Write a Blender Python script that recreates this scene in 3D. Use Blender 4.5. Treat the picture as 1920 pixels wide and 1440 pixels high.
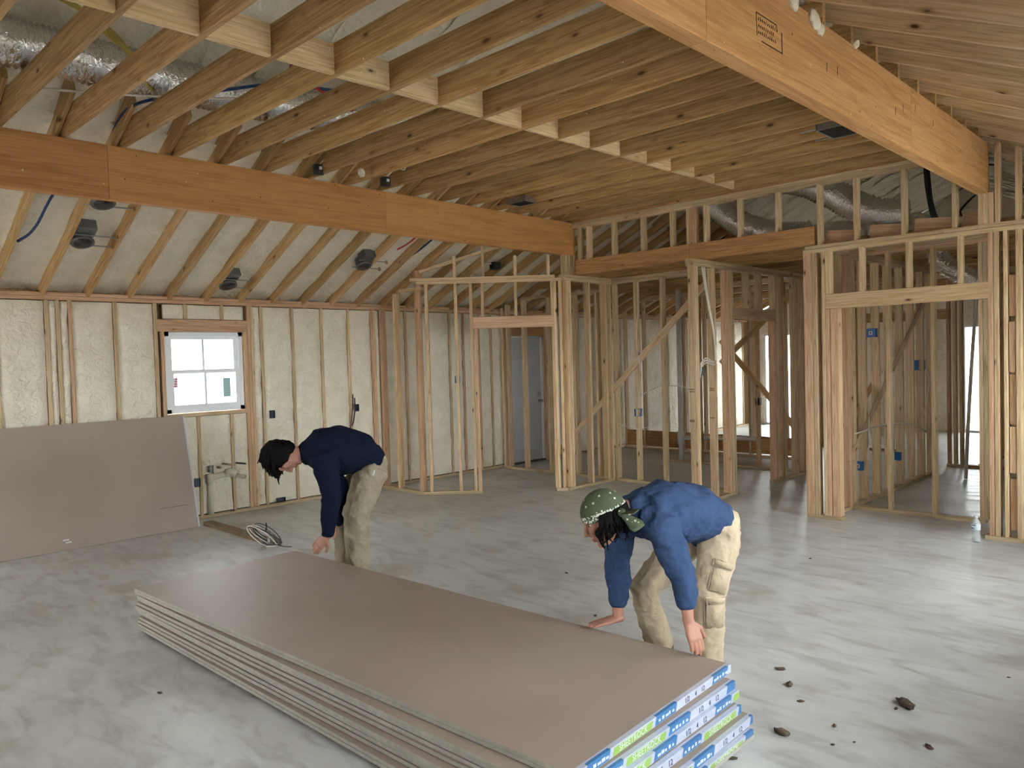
import bpy, bmesh, math, random
from mathutils import Vector, Matrix, noise, Quaternion
random.seed(7)
for o in list(bpy.data.objects):
    bpy.data.objects.remove(o, do_unlink=True)
SC = bpy.context.scene
COL = SC.collection
V = Vector

# ------------------------------------------------------------------ camera, sky, exposure
YAW, PITCH, ROLL, FPX = 0.7729077, 0.03238319, -0.02825759, 1430.3
fw = V((-math.sin(YAW)*math.cos(PITCH), math.cos(YAW)*math.cos(PITCH), -math.sin(PITCH)))
r0 = V((math.cos(YAW), math.sin(YAW), 0)); u0 = r0.cross(fw)
rt = math.cos(ROLL)*r0 + math.sin(ROLL)*u0
up = -math.sin(ROLL)*r0 + math.cos(ROLL)*u0
cam_d = bpy.data.cameras.new('camera'); cam = bpy.data.objects.new('camera', cam_d); COL.objects.link(cam)
cam.matrix_world = Matrix(((rt.x, up.x, -fw.x, 0), (rt.y, up.y, -fw.y, 0), (rt.z, up.z, -fw.z, 1.7), (0, 0, 0, 1)))
cam_d.sensor_fit = 'HORIZONTAL'; cam_d.sensor_width = 36; cam_d.lens = 36*FPX/1920
cam_d.clip_start = 0.05; cam_d.clip_end = 200
SC.camera = cam

world = bpy.data.worlds.new('sky'); SC.world = world; world.use_nodes = True
bg = world.node_tree.nodes['Background']
bg.inputs[0].default_value = (0.97, 0.985, 1.0, 1); bg.inputs[1].default_value = 5.0     # even overcast sky
SC.view_settings.view_transform = 'Standard'
SC.view_settings.look = 'None'; SC.view_settings.gamma = 1.0; SC.view_settings.use_curve_mapping = False
SC.view_settings.exposure = 1.95

# ------------------------------------------------------------------ helpers
def tag(o, label=None, cat=None, group=None, kind=None):
    if label: o['label'] = label
    if cat: o['category'] = cat
    if group: o['group'] = group
    if kind: o['kind'] = kind
    return o

def empty(name, loc=(0, 0, 0), label=None, cat=None, group=None, kind=None):
    o = bpy.data.objects.new(name, None); COL.objects.link(o)
    o.location = loc; o.empty_display_size = 0.1
    return tag(o, label, cat, group, kind)

def put(o, parent=None):
    COL.objects.link(o)
    if parent is not None:
        o.parent = parent
        m = Matrix.Translation(parent['_w'] if '_w' in parent else parent.location)
        # world origin of the parent: walk up
        w = V((0, 0, 0)); p = parent; mm = Matrix.Identity(4)
        chain = []
        while p is not None:
            chain.append(p); p = p.parent
        for p in reversed(chain):
            mm = mm @ p.matrix_parent_inverse @ p.matrix_basis
        o.matrix_parent_inverse = mm.inverted()
    return o

def obj(name, bm, mats, parent=None, smooth=False):
    me = bpy.data.meshes.new(name)
    bm.normal_update()
    bm.to_mesh(me); bm.free()
    if not isinstance(mats, (list, tuple)): mats = [mats]
    for m in mats: me.materials.append(m)
    if smooth:
        me.polygons.foreach_set('use_smooth', [True]*len(me.polygons))
    o = bpy.data.objects.new(name, me)
    return put(o, parent)

def box(bm, lo, hi, mi=0):
    x0, y0, z0 = lo; x1, y1, z1 = hi
    v = [bm.verts.new(p) for p in ((x0,y0,z0),(x1,y0,z0),(x1,y1,z0),(x0,y1,z0),(x0,y0,z1),(x1,y0,z1),(x1,y1,z1),(x0,y1,z1))]
    for q in ((3,2,1,0),(4,5,6,7),(0,1,5,4),(1,2,6,5),(2,3,7,6),(3,0,4,7)):
        f = bm.faces.new([v[i] for i in q]); f.material_index = mi
    return v

_lum = {}
def lumber_mesh(sx, sy, L, mat):
    key = (round(sx, 4), round(sy, 4), round(L, 3), mat.name)
    if key in _lum: return _lum[key]
    c = 0.003
    a, b = sx/2, sy/2
    ring = [(-a+c,-b),(a-c,-b),(a,-b+c),(a,b-c),(a-c,b),(-a+c,b),(-a,b-c),(-a,-b+c)]
    me = bpy.data.meshes.new('lumber')
    vs = [(x, y, 0) for x, y in ring] + [(x, y, L) for x, y in ring]
    fs = [tuple(reversed(range(8))), tuple(range(8, 16))] + [(i, (i+1) % 8, 8+(i+1) % 8, 8+i) for i in range(8)]
    me.from_pydata(vs, [], fs); me.materials.append(mat); me.update()
    _lum[key] = me
    return me

def lumber(name, p0, p1, sx, sy, xdir, mat, parent=None):
    """A sawn timber from p0 to p1 (centre line); sx measured along xdir, sy across it. Length runs along local Z."""
    p0, p1 = V(p0), V(p1)
    z = (p1-p0); L = z.length; z.normalize()
    x = V(xdir); x = (x - z*x.dot(z)).normalized(); y = z.cross(x)
    o = bpy.data.objects.new(name, lumber_mesh(sx, sy, L, mat))
    o.matrix_basis = Matrix(((x.x, y.x, z.x, p0.x), (x.y, y.y, z.y, p0.y), (x.z, y.z, z.z, p0.z), (0, 0, 0, 1)))
    return put(o, parent)

def ring_pts(c, sv, nv, a, b, n):
    return [c + sv*(a*math.cos(2*math.pi*i/n)) + nv*(b*math.sin(2*math.pi*i/n)) for i in range(n)]

def loft(bm, secs, n=16, mi=0, rounded=True):
    """secs: (centre, side direction, half width along side, half depth). Closed tube, domed ends."""
    cs = [V(s[0]) for s in secs]; rings = []
    m = len(secs)
    for i, (c, sd, a, b) in enumerate(secs):
        t = (cs[min(i+1, m-1)] - cs[max(i-1, 0)]).normalized()
        sd = V(sd); sd = (sd - t*sd.dot(t)).normalized(); nv = t.cross(sd)
        c = V(c)
        if rounded and i == 0:
            for k, e in ((0.35, .75), (0.75, .4)) [::-1]:
                rings.append(ring_pts(c - t*min(a, b)*k*0.8, sd, nv, a*math.sqrt(max(0, 1-k*k)), b*math.sqrt(max(0, 1-k*k)), n))
        rings.append(ring_pts(c, sd, nv, a, b, n))
        if rounded and i == m-1:
            for k in (0.35, 0.75):
                rings.append(ring_pts(c + t*min(a, b)*k*0.8, sd, nv, a*math.sqrt(1-k*k), b*math.sqrt(1-k*k), n))
    vv = [[bm.verts.new(p) for p in r] for r in rings]
    for r1, r2 in zip(vv, vv[1:]):
        for i in range(n):
            f = bm.faces.new((r1[i], r1[(i+1) % n], r2[(i+1) % n], r2[i])); f.material_index = mi
    bm.faces.new(list(reversed(vv[0]))).material_index = mi
    bm.faces.new(vv[-1]).material_index = mi

def anyside(d):
    d = V(d).normalized()
    s = d.cross(V((0, 0, 1)))
    if s.length < 0.1: s = d.cross(V((1, 0, 0)))
    return s.normalized()

def tube(bm, pts, rad, n=8, mi=0, rounded=False):
    pts = [V(p) for p in pts]
    if not isinstance(rad, (list, tuple)): rad = [rad]*len(pts)
    d = pts[-1]-pts[0]
    if d.length < 1e-4: d = pts[1]-pts[0]
    s = anyside(d)
    t0 = None; secs = []
    for i, p in enumerate(pts):
        t = (pts[min(i+1, len(pts)-1)]-pts[max(i-1, 0)]).normalized()
        if t0 is not None:
            q = t0.rotation_difference(t); s = q @ s
        t0 = t
        secs.append((p, s.copy(), rad[i], rad[i]))
    loft(bm, secs, n, mi, rounded)

def smooth_path(pts, sub=6):
    pts = [V(p) for p in pts]; out = []
    for i in range(len(pts)-1):
        a = pts[max(i-1, 0)]; b = pts[i]; c = pts[i+1]; d = pts[min(i+2, len(pts)-1)]
        for k in range(sub):
            t = k/sub
            out.append(0.5*((2*b)+(c-a)*t+(2*a-5*b+4*c-d)*t*t+(3*b-a-3*c+d)*t**3))
    out.append(pts[-1])
    return out

def ellipsoid(bm, c, ax, ay, az, n=14, m=9, mi=0):
    c, ax, ay, az = V(c), V(ax), V(ay), V(az)
    rows = []
    for j in range(1, m):
        th = math.pi*j/m
        rows.append([bm.verts.new(c + az*math.cos(th) + (ax*math.cos(2*math.pi*i/n)+ay*math.sin(2*math.pi*i/n))*math.sin(th)) for i in range(n)])
    top = bm.verts.new(c+az); bot = bm.verts.new(c-az)
    for r1, r2 in zip(rows, rows[1:]):
        for i in range(n):
            bm.faces.new((r1[i], r2[i], r2[(i+1) % n], r1[(i+1) % n])).material_index = mi
    for i in range(n):
        bm.faces.new((top, rows[0][i], rows[0][(i+1) % n])).material_index = mi
        bm.faces.new((rows[-1][i], bot, rows[-1][(i+1) % n])).material_index = mi

def cylinder(bm, p0, p1, r, r1=None, n=20, mi=0):
    tube(bm, [p0, p1], [r, r if r1 is None else r1], n, mi)

def lathe(bm, base, prof, n=24, mi=0):
    base = V(base); vv = []
    for r, z in prof:
        vv.append([bm.verts.new(base+V((r*math.cos(2*math.pi*i/n), r*math.sin(2*math.pi*i/n), z))) for i in range(n)])
    for a, b in zip(vv, vv[1:]):
        for i in range(n):
            bm.faces.new((a[i], a[(i+1) % n], b[(i+1) % n], b[i])).material_index = mi
    bm.faces.new(list(reversed(vv[0]))).material_index = mi
    bm.faces.new(vv[-1]).material_index = mi

# ------------------------------------------------------------------ materials
def mat_base(name):
    m = bpy.data.materials.new(name); m.use_nodes = True
    nt = m.node_tree; b = nt.nodes['Principled BSDF']
    return m, nt, b

def N(nt, kind, **kw):
    n = nt.nodes.new(kind)
    for k, v in kw.items(): setattr(n, k, v)
    return n

def plain(name, col, rough=0.6, metal=0.0, bump=0.0, bscale=60, spec=None, vary=0.0):
    m, nt, b = mat_base(name)
    b.inputs['Base Color'].default_value = (*col, 1); b.inputs['Roughness'].default_value = rough
    b.inputs['Metallic'].default_value = metal
    if spec is not None: b.inputs['Specular IOR Level'].default_value = spec
    if bump or vary:
        tc = N(nt, 'ShaderNodeTexCoord'); nz = N(nt, 'ShaderNodeTexNoise')
        nz.inputs['Scale'].default_value = bscale; nz.inputs['Detail'].default_value = 4
        nt.links.new(tc.outputs['Object'], nz.inputs['Vector'])
        if bump:
            bp = N(nt, 'ShaderNodeBump'); bp.inputs['Strength'].default_value = bump; bp.inputs['Distance'].default_value = 0.01
            nt.links.new(nz.outputs['Fac'], bp.inputs['Height']); nt.links.new(bp.outputs['Normal'], b.inputs['Normal'])
        if vary:
            cr = N(nt, 'ShaderNodeValToRGB')
            cr.color_ramp.elements[0].position = 0.3; cr.color_ramp.elements[1].position = 0.7
            cr.color_ramp.elements[0].color = (*[c*(1-vary) for c in col], 1); cr.color_ramp.elements[1].color = (*[min(1, c*(1+vary)) for c in col], 1)
            nt.links.new(nz.outputs['Fac'], cr.inputs['Fac']); nt.links.new(cr.outputs['Color'], b.inputs['Base Color'])
    return m

def ramp(nt, stops):
    cr = N(nt, 'ShaderNodeValToRGB'); e = cr.color_ramp.elements
    while len(e) < len(stops): e.new(0.5)
    for i, (p, c) in enumerate(stops):
        e[i].position = p; e[i].color = (*c, 1) if len(c) == 3 else c
    return cr

def wood(name, light, dark, knot=(0.10, 0.045, 0.018), knots=0.085, vary=0.16, rough=0.62, flecks=False, nails=False, across=26.0, huevar=0.005, rings=4.0, soft=0.0):
    dark = [d_*(1-soft)+l_*soft for d_, l_ in zip(dark, light)]
    m, nt, b = mat_base(name); L = nt.links
    tc = N(nt, 'ShaderNodeTexCoord'); oi = N(nt, 'ShaderNodeObjectInfo')
    rnd = N(nt, 'ShaderNodeVectorMath', operation='SCALE'); rnd.inputs[0].default_value = (37.0, 53.0, 91.0)
    L.new(oi.outputs['Random'], rnd.inputs['Scale'])
    add = N(nt, 'ShaderNodeVectorMath', operation='ADD'); L.new(tc.outputs['Object'], add.inputs[0]); L.new(rnd.outputs[0], add.inputs[1])
    mp = N(nt, 'ShaderNodeMapping'); mp.inputs['Scale'].default_value = (across, across, 1.1); L.new(add.outputs[0], mp.inputs['Vector'])
    n1 = N(nt, 'ShaderNodeTexNoise'); n1.inputs['Scale'].default_value = 1.0; n1.inputs['Detail'].default_value = 3; n1.inputs['Distortion'].default_value = 0.6
    L.new(mp.outputs[0], n1.inputs['Vector'])
    # growth rings: the noise value folded several times
    mul = N(nt, 'ShaderNodeMath', operation='MULTIPLY'); mul.inputs[1].default_value = rings; L.new(n1.outputs['Fac'], mul.inputs[0])
    fr = N(nt, 'ShaderNodeMath', operation='PINGPONG'); fr.inputs[1].default_value = 0.5; L.new(mul.outputs[0], fr.inputs[0])
    cr = ramp(nt, [(0.05, dark), (0.28, [0.45*a+0.55*c for a, c in zip(dark, light)]), (0.55, light)])
    sc = N(nt, 'ShaderNodeMath', operation='MULTIPLY'); sc.inputs[1].default_value = 1.6; L.new(fr.outputs[0], sc.inputs[0])
    L.new(sc.outputs[0], cr.inputs['Fac'])
    mp2 = N(nt, 'ShaderNodeMapping'); mp2.inputs['Scale'].default_value = (170, 170, 5); L.new(add.outputs[0], mp2.inputs['Vector'])
    n2 = N(nt, 'ShaderNodeTexNoise'); n2.inputs['Scale'].default_value = 1; n2.inputs['Detail'].default_value = 2; L.new(mp2.outputs[0], n2.inputs['Vector'])
    g = ramp(nt, [(0.3, (0.82, 0.82, 0.82)), (0.7, (1.08, 1.08, 1.08))]); L.new(n2.outputs['Fac'], g.inputs['Fac'])
    mx = N(nt, 'ShaderNodeMix', data_type='RGBA', blend_type='MULTIPLY'); mx.inputs[0].default_value = 1
    L.new(cr.outputs['Color'], mx.inputs[6]); L.new(g.outputs['Color'], mx.inputs[7])
    # knots
    mp3 = N(nt, 'ShaderNodeMapping'); mp3.inputs['Scale'].default_value = (7, 7, 3.0); L.new(add.outputs[0], mp3.inputs['Vector'])
    vo = N(nt, 'ShaderNodeTexVoronoi'); vo.inputs['Scale'].default_value = 1.0; L.new(mp3.outputs[0], vo.inputs['Vector'])
    kr = ramp(nt, [(knots*0.55, (1, 1, 1)), (knots, (0.35, 0.35, 0.35)), (knots*1.9, (0, 0, 0))]); L.new(vo.outputs['Distance'], kr.inputs['Fac'])
    mk = N(nt, 'ShaderNodeMix', data_type='RGBA'); L.new(kr.outputs['Color'], mk.inputs[0]); L.new(mx.outputs[2], mk.inputs[6]); mk.inputs[7].default_value = (*knot, 1)
    last = mk.outputs[2]
    def spots(scale, size, col, last, stretch=(1, 1, 1)):
        mq = N(nt, 'ShaderNodeMapping'); mq.inputs['Scale'].default_value = stretch; L.new(add.outputs[0], mq.inputs['Vector'])
        v2 = N(nt, 'ShaderNodeTexVoronoi'); v2.inputs['Scale'].default_value = scale; L.new(mq.outputs[0], v2.inputs['Vector'])
        r2 = ramp(nt, [(size*0.7, (1, 1, 1)), (size, (0, 0, 0))]); L.new(v2.outputs['Distance'], r2.inputs['Fac'])
        m2 = N(nt, 'ShaderNodeMix', data_type='RGBA'); L.new(r2.outputs['Color'], m2.inputs[0]); L.new(last, m2.inputs[6]); m2.inputs[7].default_value = (*col, 1)
        return m2.outputs[2]
    if nails: last = spots(8.0, 0.055, (0.07, 0.03, 0.012), last)
    if flecks: last = spots(9.0, 0.05, (0.85, 0.78, 0.58), last, (1.0, 1.6, 1.0))
    hs = N(nt, 'ShaderNodeHueSaturation'); L.new(last, hs.inputs['Color'])
    mr = N(nt, 'ShaderNodeMapRange'); mr.inputs['To Min'].default_value = 1-vary; mr.inputs['To Max'].default_value = 1+vary; L.new(oi.outputs['Random'], mr.inputs['Value'])
    L.new(mr.outputs[0], hs.inputs['Value'])
    r3 = N(nt, 'ShaderNodeMath', operation='MULTIPLY'); r3.inputs[1].default_value = 17.31; L.new(oi.outputs['Random'], r3.inputs[0])
    r4 = N(nt, 'ShaderNodeMath', operation='FRACT'); L.new(r3.outputs[0], r4.inputs[0])
    mr2 = N(nt, 'ShaderNodeMapRange'); mr2.inputs['To Min'].default_value = 0.5-huevar; mr2.inputs['To Max'].default_value = 0.5+huevar*0.7; L.new(r4.outputs[0], mr2.inputs['Value'])
    L.new(mr2.outputs[0], hs.inputs['Hue'])
    L.new(hs.outputs[0], b.inputs['Base Color'])
    b.inputs['Roughness'].default_value = rough; b.inputs['Specular IOR Level'].default_value = 0.25
    bp = N(nt, 'ShaderNodeBump'); bp.inputs['Strength'].default_value = 0.15; bp.inputs['Distance'].default_value = 0.004
    L.new(n2.outputs['Fac'], bp.inputs['Height']); L.new(bp.outputs['Normal'], b.inputs['Normal'])
    return m

M = {}
M['pine'] = wood('pine_stud_wood', (0.705, 0.540, 0.335), (0.565, 0.400, 0.222))
M['joist'] = wood('yellow_pine_joist_wood', (0.504, 0.324, 0.140), (0.357, 0.207, 0.077), vary=0.20, knots=0.10, flecks=True)
M['rafter'] = wood('rafter_wood', (0.578, 0.386, 0.184), (0.442, 0.263, 0.111), vary=0.16, knots=0.10)
M['rafter_pale'] = wood('pale_rafter_wood', (0.760, 0.565, 0.340), (0.620, 0.430, 0.225), vary=0.10, knots=0.085, flecks=True)
M['fir'] = wood('red_fir_wood', (0.670, 0.455, 0.285), (0.540, 0.330, 0.185), vary=0.10, knots=0.07, huevar=0.006)
M['header'] = wood('brown_header_wood', (0.525, 0.292, 0.122), (0.389, 0.193, 0.074), vary=0.08, knots=0.06, huevar=0.006)
M['lvl'] = wood('laminated_veneer_wood', (0.599, 0.305, 0.111), (0.473, 0.221, 0.070), knots=0.035, vary=0.07, across=18.0, rings=2.5, soft=0.3, flecks=True, nails=True, huevar=0.003)
M['lvl_pale'] = wood('pale_laminated_veneer_wood', (0.615, 0.338, 0.145), (0.480, 0.232, 0.085), knots=0.035, vary=0.05, across=18.0, rings=2.5, soft=0.25, flecks=True, nails=True, huevar=0.003)
M['lvl_dark'] = wood('dark_laminated_veneer_wood', (0.504, 0.240, 0.092), (0.389, 0.169, 0.059), knots=0.035, vary=0.09, across=18.0, rings=2.5, soft=0.2, flecks=True, nails=True, huevar=0.003)
M['treated'] = wood('treated_plate_wood', (0.58, 0.47, 0.30), (0.42, 0.31, 0.17), vary=0.10)
M['old'] = wood('weathered_board_wood', (0.27, 0.21, 0.13), (0.17, 0.125, 0.07), vary=0.05)

def foam_mat():
    m, nt, b = mat_base('spray_foam'); L = nt.links
    tc = N(nt, 'ShaderNodeTexCoord')
    n1 = N(nt, 'ShaderNodeTexNoise'); n1.inputs['Scale'].default_value = 6; n1.inputs['Detail'].default_value = 5; L.new(tc.outputs['Object'], n1.inputs['Vector'])
    cr = ramp(nt, [(0.3, (0.77, 0.71, 0.565)), (0.65, (0.85, 0.805, 0.67))]); L.new(n1.outputs['Fac'], cr.inputs['Fac']); L.new(cr.outputs[0], b.inputs['Base Color'])
    mp = N(nt, 'ShaderNodeMapping'); mp.inputs['Scale'].default_value = (14, 14, 14); L.new(tc.outputs['Object'], mp.inputs['Vector'])
    n2 = N(nt, 'ShaderNodeTexNoise'); n2.inputs['Scale'].default_value = 1; n2.inputs['Detail'].default_value = 3; n2.inputs['Distortion'].default_value = 1.2; L.new(mp.outputs[0], n2.inputs['Vector'])
    bp = N(nt, 'ShaderNodeBump'); bp.inputs['Strength'].default_value = 0.7; bp.inputs['Distance'].default_value = 0.035
    L.new(n2.outputs['Fac'], bp.inputs['Height']); L.new(bp.outputs['Normal'], b.inputs['Normal'])
    b.inputs['Roughness'].default_value = 0.6
    return m
M['foam'] = foam_mat()

def concrete_mat():
    m, nt, b = mat_base('concrete_slab'); L = nt.links
    tc = N(nt, 'ShaderNodeTexCoord')
    n1 = N(nt, 'ShaderNodeTexNoise'); n1.inputs['Scale'].default_value = 0.9; n1.inputs['Detail'].default_value = 8; n1.inputs['Roughness'].default_value = 0.62; L.new(tc.outputs['Object'], n1.inputs['Vector'])
    mp = N(nt, 'ShaderNodeMapping'); mp.inputs['Rotation'].default_value = (0, 0, 0.6); mp.inputs['Scale'].default_value = (3.0, 9.0, 3.0); L.new(tc.outputs['Object'], mp.inputs['Vector'])
    n2 = N(nt, 'ShaderNodeTexNoise'); n2.inputs['Scale'].default_value = 1.0; n2.inputs['Detail'].default_value = 6; n2.inputs['Distortion'].default_value = 0.8; L.new(mp.outputs[0], n2.inputs['Vector'])
    c1 = ramp(nt, [(0.28, (0.42, 0.42, 0.41)), (0.5, (0.565, 0.57, 0.565)), (0.72, (0.66, 0.675, 0.675))]); L.new(n1.outputs['Fac'], c1.inputs['Fac'])
    c2 = ramp(nt, [(0.28, (0.64, 0.63, 0.61)), (0.50, (0.98, 0.98, 0.98)), (0.75, (1.12, 1.12, 1.12))]); L.new(n2.outputs['Fac'], c2.inputs['Fac'])
    mx = N(nt, 'ShaderNodeMix', data_type='RGBA', blend_type='MULTIPLY'); mx.inputs[0].default_value = 0.9
    L.new(c1.outputs[0], mx.inputs[6]); L.new(c2.outputs[0], mx.inputs[7])
    n3 = N(nt, 'ShaderNodeTexNoise'); n3.inputs['Scale'].default_value = 1.7; n3.inputs['Detail'].default_value = 4; L.new(tc.outputs['Object'], n3.inputs['Vector'])
    c3 = ramp(nt, [(0.60, (0, 0, 0)), (0.74, (1, 1, 1))]); L.new(n3.outputs['Fac'], c3.inputs['Fac'])
    m3 = N(nt, 'ShaderNodeMix', data_type='RGBA'); L.new(c3.outputs[0], m3.inputs[0]); L.new(mx.outputs[2], m3.inputs[6]); m3.inputs[7].default_value = (0.41, 0.38, 0.33, 1)
    L.new(m3.outputs[2], b.inputs['Base Color'])
    r = ramp(nt, [(0.3, (0.33,)*3), (0.7, (0.50,)*3)]); L.new(n2.outputs['Fac'], r.inputs['Fac']); L.new(r.outputs[0], b.inputs['Roughness'])
    b.inputs['Specular IOR Level'].default_value = 0.5
    n4 = N(nt, 'ShaderNodeTexNoise'); n4.inputs['Scale'].default_value = 45; n4.inputs['Detail'].default_value = 4; L.new(tc.outputs['Object'], n4.inputs['Vector'])
    bp = N(nt, 'ShaderNodeBump'); bp.inputs['Strength'].default_value = 0.12; bp.inputs['Distance'].default_value = 0.01
    L.new(n4.outputs['Fac'], bp.inputs['Height']); L.new(bp.outputs[0], b.inputs['Normal'])
    return m
M['concrete'] = concrete_mat()

def paper_mat():
    m, nt, b = mat_base('drywall_paper'); L = nt.links
    tc = N(nt, 'ShaderNodeTexCoord')
    n1 = N(nt, 'ShaderNodeTexNoise'); n1.inputs['Scale'].default_value = 1.3; n1.inputs['Detail'].default_value = 5; L.new(tc.outputs['Object'], n1.inputs['Vector'])
    c1 = ramp(nt, [(0.3, (0.335, 0.268, 0.225)), (0.7, (0.385, 0.312, 0.265))]); L.new(n1.outputs['Fac'], c1.inputs['Fac'])
    mp = N(nt, 'ShaderNodeMapping'); mp.inputs['Scale'].default_value = (2.0, 14.0, 8); mp.inputs['Rotation'].default_value = (0, 0, -0.25); L.new(tc.outputs['Object'], mp.inputs['Vector'])
    n2 = N(nt, 'ShaderNodeTexNoise'); n2.inputs['Scale'].default_value = 1; n2.inputs['Detail'].default_value = 7; n2.inputs['Roughness'].default_value = 0.7; L.new(mp.outputs[0], n2.inputs['Vector'])
    r = ramp(nt, [(0.70, (0, 0, 0)), (0.80, (0.55,)*3)]); L.new(n2.outputs['Fac'], r.inputs['Fac'])
    mx = N(nt, 'ShaderNodeMix', data_type='RGBA'); L.new(r.outputs[0], mx.inputs[0]); L.new(c1.outputs[0], mx.inputs[6]); mx.inputs[7].default_value = (0.55, 0.51, 0.46, 1)
    L.new(mx.outputs[2], b.inputs['Base Color']); b.inputs['Roughness'].default_value = 0.5; b.inputs['Specular IOR Level'].default_value = 0.35
    return m
M['paper'] = paper_mat()
M['gyp_edge'] = plain('drywall_edge', (0.42, 0.40, 0.355), 0.8, vary=0.12, bscale=25)
M['tape'] = plain('end_tape_white', (0.50, 0.54, 0.66), 0.35, vary=0.05, bscale=30)
M['tape_blue'] = plain('end_tape_blue', (0.055, 0.19, 0.43), 0.35)
M['tape_green'] = plain('end_tape_green', (0.30, 0.50, 0.11), 0.35)
M['print_white'] = plain('print_white', (0.66, 0.70, 0.74), 0.4)
M['print_dark'] = plain('print_dark', (0.06, 0.06, 0.14), 0.5)
M['ink'] = plain('stamp_ink', (0.09, 0.04, 0.012), 0.7)
M['vinyl'] = plain('white_vinyl', (0.82, 0.85, 0.88), 0.35)
M['doorpaint'] = plain('grey_door_paint', (0.56, 0.60, 0.66), 0.45)
M['steel'] = plain('dark_steel', (0.13, 0.135, 0.14), 0.35, 0.4)
M['galv'] = plain('galvanised_steel', (0.42, 0.43, 0.44), 0.35, 0.9)
M['black'] = plain('black_plastic', (0.018, 0.018, 0.02), 0.45)
M['dark'] = plain('painted_shade', (0.01, 0.01, 0.012), 0.9)  # near-black colour stands for the shade inside the vent boots
M['blue'] = plain('blue_plastic_box', (0.015, 0.13, 0.42), 0.4)
M['navybox'] = plain('dark_blue_plastic_box', (0.006, 0.015, 0.038), 0.4)
M['bluepipe'] = plain('blue_tubing', (0.012, 0.045, 0.16), 0.4)
M['cable_white'] = plain('white_cable', (0.75, 0.71, 0.62), 0.5)
M['cable_yellow'] = plain('yellow_cable', (0.48, 0.38, 0.08), 0.5)
M['cable_red'] = plain('red_tubing', (0.45, 0.03, 0.03), 0.45)
M['wire_dark'] = plain('dark_red_wire', (0.10, 0.02, 0.035), 0.5)
M['pvc'] = plain('white_pvc', (0.72, 0.72, 0.70), 0.35)
M['pvc_old'] = plain('foam_coated_pipe', (0.66, 0.62, 0.50), 0.55, bump=0.3, bscale=40)
M['copper_cap'] = plain('pipe_stub', (0.42, 0.36, 0.25), 0.4)
M['sheath'] = wood('wall_sheathing', (0.44, 0.29, 0.15), (0.30, 0.18, 0.08), vary=0.05)
M['ground'] = plain('outside_ground', (0.46, 0.44, 0.40), 0.9, bump=0.3, bscale=4, vary=0.15)
M['roofing'] = plain('roof_deck', (0.20, 0.17, 0.13), 0.9)
M['debris'] = plain('debris', (0.10, 0.075, 0.055), 0.9, vary=0.4, bscale=50)
M['rubber'] = plain('cord_grey', (0.12, 0.12, 0.13), 0.5)

def foil_mat():
    m, nt, b = mat_base('silver_foil'); L = nt.links
    b.inputs['Base Color'].default_value = (0.78, 0.78, 0.78, 1); b.inputs['Metallic'].default_value = 1.0; b.inputs['Roughness'].default_value = 0.22
    tc = N(nt, 'ShaderNodeTexCoord'); n1 = N(nt, 'ShaderNodeTexNoise'); n1.inputs['Scale'].default_value = 26; n1.inputs['Detail'].default_value = 4; n1.inputs['Distortion'].default_value = 1.0
    L.new(tc.outputs['Object'], n1.inputs['Vector'])
    bp = N(nt, 'ShaderNodeBump'); bp.inputs['Strength'].default_value = 0.6; bp.inputs['Distance'].default_value = 0.02
    L.new(n1.outputs['Fac'], bp.inputs['Height']); L.new(bp.outputs[0], b.inputs['Normal'])
    return m
M['foil'] = foil_mat()

def glass_mat(name, tint=(1, 1, 1)):
    m = bpy.data.materials.new(name); m.use_nodes = True; nt = m.node_tree; nt.nodes.clear()
    out = N(nt, 'ShaderNodeOutputMaterial'); mix = N(nt, 'ShaderNodeMixShader'); tr = N(nt, 'ShaderNodeBsdfTransparent'); gl = N(nt, 'ShaderNodeBsdfGlossy')
    tr.inputs[0].default_value = (*tint, 1); gl.inputs['Roughness'].default_value = 0.03
    fr = N(nt, 'ShaderNodeFresnel'); fr.inputs[0].default_value = 1.35
    nt.links.new(fr.outputs[0], mix.inputs[0]); nt.links.new(tr.outputs[0], mix.inputs[1]); nt.links.new(gl.outputs[0], mix.inputs[2]); nt.links.new(mix.outputs[0], out.inputs[0])
    return m
M['glass'] = glass_mat('window_glass', (0.95, 0.97, 0.97))
M['bottle'] = glass_mat('clear_bottle', (0.93, 0.95, 0.97))
def milky(name, col, f):
    m = bpy.data.materials.new(name); m.use_nodes = True; nt = m.node_tree; nt.nodes.clear()
    out = N(nt, 'ShaderNodeOutputMaterial'); mix = N(nt, 'ShaderNodeMixShader'); tr = N(nt, 'ShaderNodeBsdfTransparent'); df = N(nt, 'ShaderNodeBsdfPrincipled')
    df.inputs['Base Color'].default_value = (*col, 1); df.inputs['Roughness'].default_value = 0.15
    mix.inputs[0].default_value = f; nt.links.new(tr.outputs[0], mix.inputs[1]); nt.links.new(df.outputs[0], mix.inputs[2]); nt.links.new(mix.outputs[0], out.inputs[0])
    return m
M['bottle'] = milky('clear_bottle', (0.66, 0.69, 0.71), 0.5)
M['sticker_film'] = milky('sticker_film', (0.55, 0.75, 0.75), 0.955)

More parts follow.
